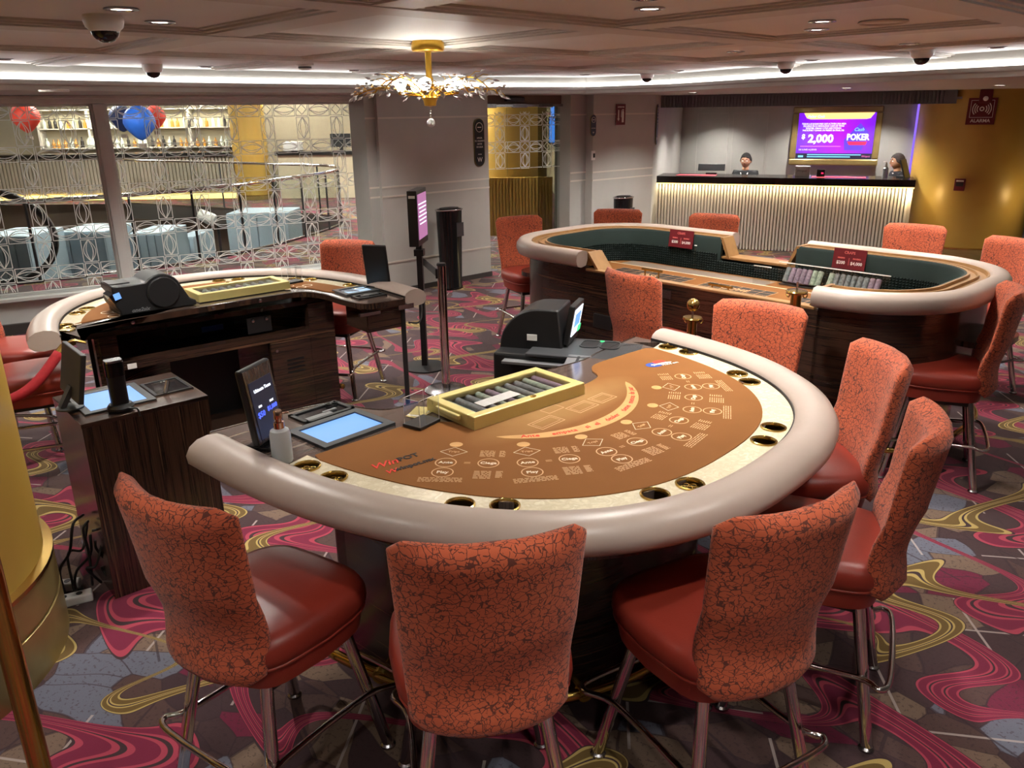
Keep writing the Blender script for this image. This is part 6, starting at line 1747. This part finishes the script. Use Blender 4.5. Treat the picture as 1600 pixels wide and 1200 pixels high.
for k in range(8):
    a = 2 * PI * k / 8 + 0.25
    d = Vector((math.cos(a), math.sin(a), 0)); sd = Vector((-d.y, d.x, 0))
    z0 = -0.30; lift = 0.10 if k % 2 else 0.05
    P = [d * 0.03 + Vector((0, 0, z0)), d * 0.13 + Vector((0, 0, z0 + lift * 0.6)), d * 0.26 + Vector((0, 0, z0 + lift)) + sd * 0.02, d * 0.36 + Vector((0, 0, z0 + lift * 0.7)), d * 0.41 + Vector((0, 0, z0 + lift * 0.3))]
    P = catmull(P, 4)
    m = MB(); m.tube(P, 0.0045, 6); arm = m.build('branch', 'gold_fixture', ch, smooth=180)
    m = MB(); tw = MB()
    for q in range(4, len(P), 2):
        for s in (-1, 1):
            e = P[q] + sd * s * (0.05 + 0.03 * rnd.random()) + Vector((0, 0, rnd.uniform(-0.02, 0.035))) + d * 0.03
            tw.tube([P[q], P[q].lerp(e, 0.6) + Vector((0, 0, 0.012)), e], 0.0022, 5)
            leaf(m, e, (e - P[q]) + Vector((0, 0, rnd.uniform(-0.05, 0.0))), 0.050, 0.013)
    leaf(m, P[-1], d + Vector((0, 0, -0.6)), 0.065, 0.016)
    stuff(tw.build('twigs', 'gold_fixture', arm, smooth=180)); stuff(m.build('crystal_leaves', 'crystal', arm))
for k in range(5):
    a = 2 * PI * k / 5 + 0.9; c = Vector((0.17 * math.cos(a), 0.17 * math.sin(a), -0.235))
    m = MB(); m.lathe([(0.0, -0.035), (0.014, -0.035), (0.028, -0.014), (0.036, 0.004), (0.028, 0.026), (0.0, 0.038)], 16, c); m.build('bulb', 'bulb_glow', ch, smooth=180)
    m = MB(); m.lathe([(0.010, -0.055), (0.016, -0.045), (0.014, -0.028)], 12, c); m.tube([c + Vector((0, 0, -0.05)), (0, 0, -0.30)], 0.004, 6); m.build('bulb_holder', 'gold_fixture', ch, smooth=60)
    light('POINT', 'bulb_lamp', ch, c + Vector((0, 0, 0.0)), BULB_W, (1.0, 0.93, 0.80), shadow_soft_size=0.03)
m = MB(); m.lathe([(0.024 * math.sin(PI * k / 12), -0.445 - 0.026 * math.cos(PI * k / 12)) for k in range(13)], 12); dp = m.build('drop_crystal', 'crystal', ch)
m = MB()
for k in range(4): m.lathe([(0, -0.006), (0.006, 0), (0, 0.006)], 6, (0, 0, -0.365 - 0.014 * k))
m.build('drop_chain', 'crystal', dp)
m = MB(); m.tube([(0, 0, -0.35), (0, 0, -0.425)], 0.0012, 4); m.build('drop_wire', 'gold_fixture', dp)
# ------------------------------------------------------------------ the hall beyond the glass
m = MB(); m.prism([(-16, 8.0), (-4.6, 9.4), (-3.0, 9.6), (0.5, 13.5), (3, 17), (3, 26), (-16, 26)], 3.05, 3.15); struct(m.build('ceiling_hall', 'ceiling_paint'))
m = MB(); m.quad((-16, 7.5, -2.6), (0, 7.5, -2.6), (0, 24, -2.6), (-16, 24, -2.6)); struct(m.build('floor_lower', 'far_brown'))
m = MB(); m.sweep(hole, [(0, -0.35), (0.02, -0.35), (0.02, 0.02), (0, 0.02)], 0.0, side=-1.0); struct(m.build('trim_2', 'dark_skirting'))
wallseg('wall_far', (-16, 23.6), (3, 23.6), 0, 3.1, 'far_wall'); wallseg('wall_far_right', (1.2, 16.5), (1.2, 23.6), 0, 3.1, 'far_wall')
wallseg('wall_far_left', (-14.5, 8.5), (-14.5, 23.6), -2.6, 3.1, 'far_brown')
wallseg('wall_lower', (-14.5, 21.0), (0, 19.6), -2.6, -0.05, 'far_brown')
def hall_light(px, py, y, w, d):
    p = AY(px, py, y)
HL = [(-9.5, 13.0), (-6.0, 12.5), (-8.5, 17.0), (-4.0, 17.5), (-1.0, 14.2), (-10.5, 21.0), (-6.0, 21.5), (-1.5, 20.5)]
for k, (x, y) in enumerate(HL):
    t = thing('hall_ceiling_panel', 'lit ceiling panel in the hall beyond the glass', 'ceiling light', (x, y, 3.05), 0, 'hall ceiling panels')
    m = MB(); m.box((0, 0, -0.01), (0.9, 0.9, 0.02)); m.build('frame', 'white_plastic', t)
    m = MB(); m.quad((-0.42, -0.42, -0.022), (-0.42, 0.42, -0.022), (0.42, 0.42, -0.022), (0.42, -0.42, -0.022)); m.build('diffuser', 'led_white', t, fix=False)
    l = light('AREA', 'panel_lamp', t, (0, 0, -0.04), FAR_W / 6.0, (1.0, 0.93, 0.82), size=0.8)
# bright cove lines on the hall ceiling
for k, (a, b, z) in enumerate((((-14, 20.6), (-2.0, 20.6), 2.75), ((-13, 16.2), (-2.4, 18.4), 2.9))):
    m = MB(); m.bar((*a, z), (*b, z), 0.05, 0.07); o = m.build('hall_led_line', 'led_white', None); tag(o, ('lower' if k == 0 else 'upper') + ' bright strip light across the hall beyond the windows', 'strip light')
m = MB(); m.bar((-14, 21.8, 2.62), (-2, 21.8, 2.62), 0.5, 0.22); tag(m.build('hall_bulkhead', 'far_brown', None), 'brown ceiling bulkhead above the distant bar', 'bulkhead')
# bar
bar = thing('bar_counter', 'long ribbed bar counter with glowing base seen through the left windows', 'bar', (0, 0, 0))
bl, br = -14.0, -6.9
m = MB(); m.box(((bl + br) / 2, 20.9, 1.10), (br - bl, 0.6, 0.09)); m.build('bar_top', 'stone_black', bar)
m = MB()
for i in range(int((br - bl) / 0.09)): m.box((bl + 0.05 + i * 0.09, 20.72, 0.62), (0.055, 0.05, 0.86))
stuff(m.build('bar_ribs', 'wall_warm', bar))
m = MB(); m.box(((bl + br) / 2, 20.85, 0.60), (br - bl, 0.20, 0.95)); m.build('bar_front', 'far_wall', bar)
m = MB(); m.box(((bl + br) / 2, 20.70, 0.09), (br - bl, 0.06, 0.12)); m.build('base_light', 'led_warm', bar)
bb = thing('bar_shelves', 'lit back-bar shelves behind the distant bar', 'shelf', (0, 0, 0))
m = MB(); m.box((-9.9, 22.9, 1.65), (5.4, 0.05, 1.2)); m.build('back_panel', 'far_wall', bb)
m = MB(); m.box((-9.9, 22.7, 0.55), (5.4, 0.4, 1.1)); m.build('base_cabinet', 'far_brown', bb)
for z in (1.22, 1.72, 2.2):
    m = MB(); m.box((-9.9, 22.7, z), (5.4, 0.32, 0.03)); m.build('shelf_board', 'wall_trim', bb)
for x in (-12.6, -11.25, -9.9, -8.55, -7.2):
    m = MB(); m.box((x, 22.7, 1.7), (0.06, 0.32, 1.0)); m.build('upright', 'wall_trim', bb)
light('AREA', 'shelf_lamp', bb, (-9.9, 22.3, 2.28), 60, (1.0, 0.9, 0.7), shape='RECTANGLE', size=5.0, size_y=0.2)
rnd = random.Random(4)
protos = []
for k, (r, h, nr, mt) in enumerate(((0.045, 0.22, 0.016, 'bottle_amber'), (0.05, 0.26, 0.018, 'bottle_clear'), (0.042, 0.28, 0.016, 'bottle_dark'))):
    m = MB(); m.lathe([(0, 0), (r, 0), (r, h * 0.6), (nr, h * 0.75), (nr, h), (0, h)], 10); o = m.build('liquor_bottle', mt, None, smooth=40); protos.append(o)
used = [False] * 3
for z in (1.235, 1.735):
    for i in range(34):
        k = rnd.choice((0, 1, 1, 0, 2)); o = protos[k]
        if used[k]: o = o.copy(); COL.objects.link(o)
        used[k] = True
        x = -12.45 + i * 0.156
        o.location = (x, 22.62 + rnd.uniform(-0.06, 0.06), z)
        tag(o, ('amber', 'clear', 'dark')[k] + ' bottle on the ' + ('lower' if z < 1.5 else 'upper') + ' shelf of the distant bar', 'bottle', 'bottles on the back bar')
column('gold_column', 'slender gold column between the distant bar and grey wall, seen through the window', (-6.45, 20.8), 0.42, 2.9, 0.2, 0.1)
cc = thing('service_counter', 'second counter with white printer right of the distant gold column', 'counter', (0, 0, 0))
m = MB(); m.box((-4.3, 20.9, 1.10), (3.0, 0.6, 0.09)); m.build('counter_top', 'stone_black', cc)
m = MB(); m.box((-4.3, 20.9, 0.53), (2.95, 0.4, 1.06)); m.build('counter_front', 'far_wall', cc)
m = MB(); m.box((-5.4, 20.9, 1.26), (0.4, 0.4, 0.22)); tag(m.build('printer', 'white_plastic', None, bevel=0.02), 'white printer on the distant counter', 'printer')
for x, lab in ((-4.2, 'black monitor on the distant counter'), (-3.3, 'second black monitor on the distant counter')):
    t = thing('counter_monitor', lab, 'monitor', (x, 20.9, 1.145)); m = MB(); m.box((0, 0, 0.24), (0.5, 0.05, 0.32)); m.build('housing', 'black_plastic', t); m = MB(); m.box((0, 0.02, 0.05), (0.08, 0.06, 0.10)); m.build('foot', 'black_plastic', t)
# sconces and lounge chairs at the far right
for x, lab in ((-2.55, 'left wall sconce in the hall'), (-0.75, 'right wall sconce in the hall')):
    t = thing('wall_sconce', lab, 'wall lamp', (x, 23.5, 1.75)); m = MB(); m.tube([(0, -0.06, 0), (0, -0.06, 0.5)], 0.04, 10); m.build('tube', 'lamp_glow', t, smooth=60); m = MB(); m.box((0, -0.02, 0.25), (0.06, 0.04, 0.6)); m.build('back_plate', 'brass', t)
for k, (x, y, rz) in enumerate(((-2.4, 20.2, 0.3), (-1.0, 19.6, -0.4), (-2.1, 17.6, 2.4), (0.3, 19.9, -0.9), (-0.6, 16.9, 1.6))):
    t = thing('lounge_chair', ('red swivel chair in the hall, leftmost group', 'red swivel chair in the hall beside the pale table', 'dark red swivel chair by the balustrade tip', 'red swivel chair by the hall wall', 'dark swivel chair nearest the door in the hall')[k], 'chair', (x, y, 0), rz, 'swivel chairs in the hall')
    m = MB(); m.box((0, 0, 0.46), (0.55, 0.55, 0.12)); m.build('seat', 'leather', t, bevel=0.03)
    m = MB(); m.grid(lambda u, v: (0.28 * math.cos(PI * (0.0 + u)), 0.10 + 0.22 * math.sin(PI * u), 0.50 + 0.42 * v), 13, 4); o = m.build('backrest', 'leather', t, smooth=180); s_ = o.modifiers.new('thick', 'SOLIDIFY'); s_.thickness = 0.06
    m = MB(); m.tube([(0, 0, 0.06), (0, 0, 0.42)], 0.035, 10); m.build('pedestal', 'black_plastic', t, smooth=60)
    for q in range(5):
        a_ = 2 * PI * q / 5; m = MB(); m.tube([(0, 0, 0.09), (0.28 * math.cos(a_), 0.28 * math.sin(a_), 0.05)], 0.018, 6); m.build('foot_arm', 'chrome', t, smooth=60)
t = thing('lounge_table', 'pale round-edged table among the red hall chairs', 'table', (-0.4, 18.6, 0)); m = MB(); m.prism(rrect(-0.7, -0.45, 0.7, 0.45, 0.3), 0.72, 0.76); m.build('table_top', 'far_wall', t); m = MB(); m.tube([(0, 0, 0), (0, 0, 0.72)], 0.05, 10); m.build('pedestal', 'black_plastic', t)
t = thing('hall_screen', 'bright blue screen on the hall wall', 'screen', (1.10, 20.4, 1.2), PI / 2); m = MB(); m.box((0, 0, 0.5), (1.6, 0.06, 0.95)); m.build('housing', 'black_plastic', t); m = MB(); m.box((0, 0.035, 0.5), (1.5, 0.01, 0.86)); m.build('picture', 'sky_screen', t)
t = thing('game_screen', 'blue and green screen seen through the glass door', 'screen', AY(870, 203, 17.0)); t.rotation_euler = (0, 0, 0)
m = MB(); m.box((0, 0.03, 0), (0.34, 0.06, 0.52)); m.build('housing', 'black_plastic', t); m = MB(); m.box((-0.08, -0.004, 0), (0.14, 0.01, 0.48)); m.build('picture_blue', 'sky_screen', t); m = MB(); m.box((0.08, -0.004, -0.03), (0.16, 0.01, 0.42)); m.build('picture_green', 'screen_green', t)
# behind the glass door: gold column and ribbed counter
cD = AY(800, 300, 14.6)
column('gold_column', 'gold column directly behind the glass door', (cD.x, cD.y), 0.62, 2.9, 0.2, 0.1)
t = thing('ribbed_partition', 'yellow ribbed partition at the foot of the column behind the glass door', 'partition', (cD.x - 0.1, cD.y - 0.8, 0)); m = MB()
for i in range(22): m.box((-0.42 + i * 0.055, 0, 0.48), (0.034, 0.04, 0.96))
stuff(m.build('ribs', 'gold_column', t)); m = MB(); m.box((0.16, 0.05, 0.48), (1.24, 0.06, 0.96)); m.build('panel', 'gold_column', t)
# balustrade round the opening
bz = thing('glass_balustrade', 'curved glass balustrade with steel handrail around the opening beyond the windows', 'balustrade', (0, 0, 0))
m = MB(); m.tube([(x, y, 1.02) for x, y in hole], 0.028, 8); m.build('handrail', 'chrome', bz, smooth=180)
m = MB(); m.sweep(hole, [(0, 0), (0.03, 0), (0.03, 0.035), (0, 0.035)], 0.0, side=-1.0); m.build('base_channel', 'steel', bz)
for i in range(0, len(hole) - 3, 3):
    q = hole[i:i + 4]; m = MB(); m.sweep(q, [(-0.006, 0.04), (0.006, 0.04), (0.006, 0.99), (-0.006, 0.99)], 0.0); m.build('glass_panel', 'glass', bz)
    m = MB(); m.tube([(*hole[i], 0), (*hole[i], 1.0)], 0.018, 6); m.build('baluster', 'dark_grey', bz, smooth=60)
# below: draped stands, black ring, spotlight, balloons
def drape(px0, px1, py0, py1, y, lab):
    a, b = AY(px0, py0, y), AY(px1, py1, y)
    t = thing('draped_stand', lab, 'stand', ((a.x + b.x) / 2, y, -2.6), 0, 'pale draped stands on the lower floor')
    h = a.z + 2.6; w = b.x - a.x
    m = MB(); m.box((0, 0.5, h / 2), (w, 1.0, h)); m.build('core', 'pale_blue', t, bevel=0.02)
    for k in range(4):
        m = MB(); m.box((-w / 2 + (k + 0.5) * w / 4, -0.01, h / 2 - 0.02), (w / 4 - 0.02, 0.02, h - 0.04)); m.build('drape_panel', 'pale_blue', t)
drape(-40, 48, 370, 400, 11.5, 'pale draped stand inside the black ring'); drape(88, 172, 362, 415, 12.5, 'wide pale blue draped stand left of the window post')
drape(203, 262, 364, 412, 13.0, 'pale blue draped stand right of the window post'); drape(276, 308, 370, 410, 14.3, 'grey-white draped stand behind the baluster'); drape(352, 452, 334, 362, 15.2, 'large pale stand at the far side of the opening')
t = thing('black_ring_frame', 'large black ring frame standing below the left window', 'ring', AY(-12, 372, 11.0)); m = MB(); m.tube([(0.85 * math.cos(2 * PI * k / 40), 0.0, 0.62 * math.sin(2 * PI * k / 40)) for k in range(40)], 0.05, 8, closed=True); m.build('ring', 'black_plastic', t, smooth=180)
m = MB(); m.tube([(0, 0, -0.62), (0, 0, -0.62 - (t.location.z - 0.62 + 2.6))], 0.05, 8); m.build('ring_post', 'black_plastic', t, smooth=60)
p = AY(335, 345, 14.0)
t = thing('spotlight', 'white spotlight on a pole below the balustrade', 'spotlight', p); m = MB(); m.lathe([(0, 0), (0.10, 0), (0.11, 0.05), (0.09, 0.28), (0, 0.30)], 16, M=Matrix.Rotation(-PI / 2 * 0.7, 3, 'Y') @ Matrix.Identity(3)); m.build('can', 'white_plastic', t, smooth=40)
m = MB(); m.tube([(0.05, 0, -0.05), (0.05, 0, -2.6 - p.z)], 0.025, 8); m.build('pole', 'black_plastic', t, smooth=60)
def balloon(px, py, y, mt, s, lab):
    p = AY(px, py, y); t = thing('balloon_ornament', lab, 'ornament', p, 0, 'hot-air balloon ornaments')
    prof = [(s * math.sin(PI * k / 12) * (1 if k < 7 else 1), s * 1.15 * -math.cos(PI * k / 12)) for k in range(13)]
    prof = [(r * (0.55 + 0.45 * min(1, (z + s * 1.15) / s)), z) for r, z in prof]
    for q in range(8):
        m = MB(); a0, a1 = 2 * PI * q / 8, 2 * PI * (q + 1) / 8
        def gore(u, v): 
            i = min(11, int(v * 12)); f = v * 12 - i; r = prof[i][0] * (1 - f) + prof[i + 1][0] * f; z = prof[i][1] * (1 - f) + prof[i + 1][1] * f
            a = a0 + (a1 - a0) * u; rr = r * (1 + 0.06 * math.sin(PI * u)); return (rr * math.cos(a), rr * math.sin(a), z)
        m.grid(gore, 4, 13); m.build('gore', mt, t, smooth=180)
    m = MB(); m.box((0, 0, -s * 1.5), (s * 0.4, s * 0.4, s * 0.3)); m.build('basket', 'far_brown', t)
    m = MB(); m.tube([(0, 0, s * 1.15), (0, 0, 3.05 - p.z)], 0.008, 5); m.build('cord', 'steel', t)
balloon(40, 184, 16.0, 'balloon_red', 0.24, 'red hanging balloon ornament'); balloon(218, 192, 15.0, 'balloon_blue', 0.26, 'blue hanging balloon ornament in front of the bar shelves'); balloon(190, 185, 16.5, 'balloon_navy', 0.22, 'navy hanging balloon ornament'); balloon(242, 183, 17.0, 'balloon_red', 0.2, 'smaller red hanging balloon ornament behind the blue one')
S.cycles.max_bounces = 4
S.cycles.diffuse_bounces = 2
S.cycles.glossy_bounces = 3
S.cycles.use_light_tree = False
S.cycles.transmission_bounces = 4
S.cycles.transparent_max_bounces = 8
S.cycles.caustics_reflective = False
S.cycles.caustics_refractive = False
S.cycles.sample_clamp_indirect = 6.0
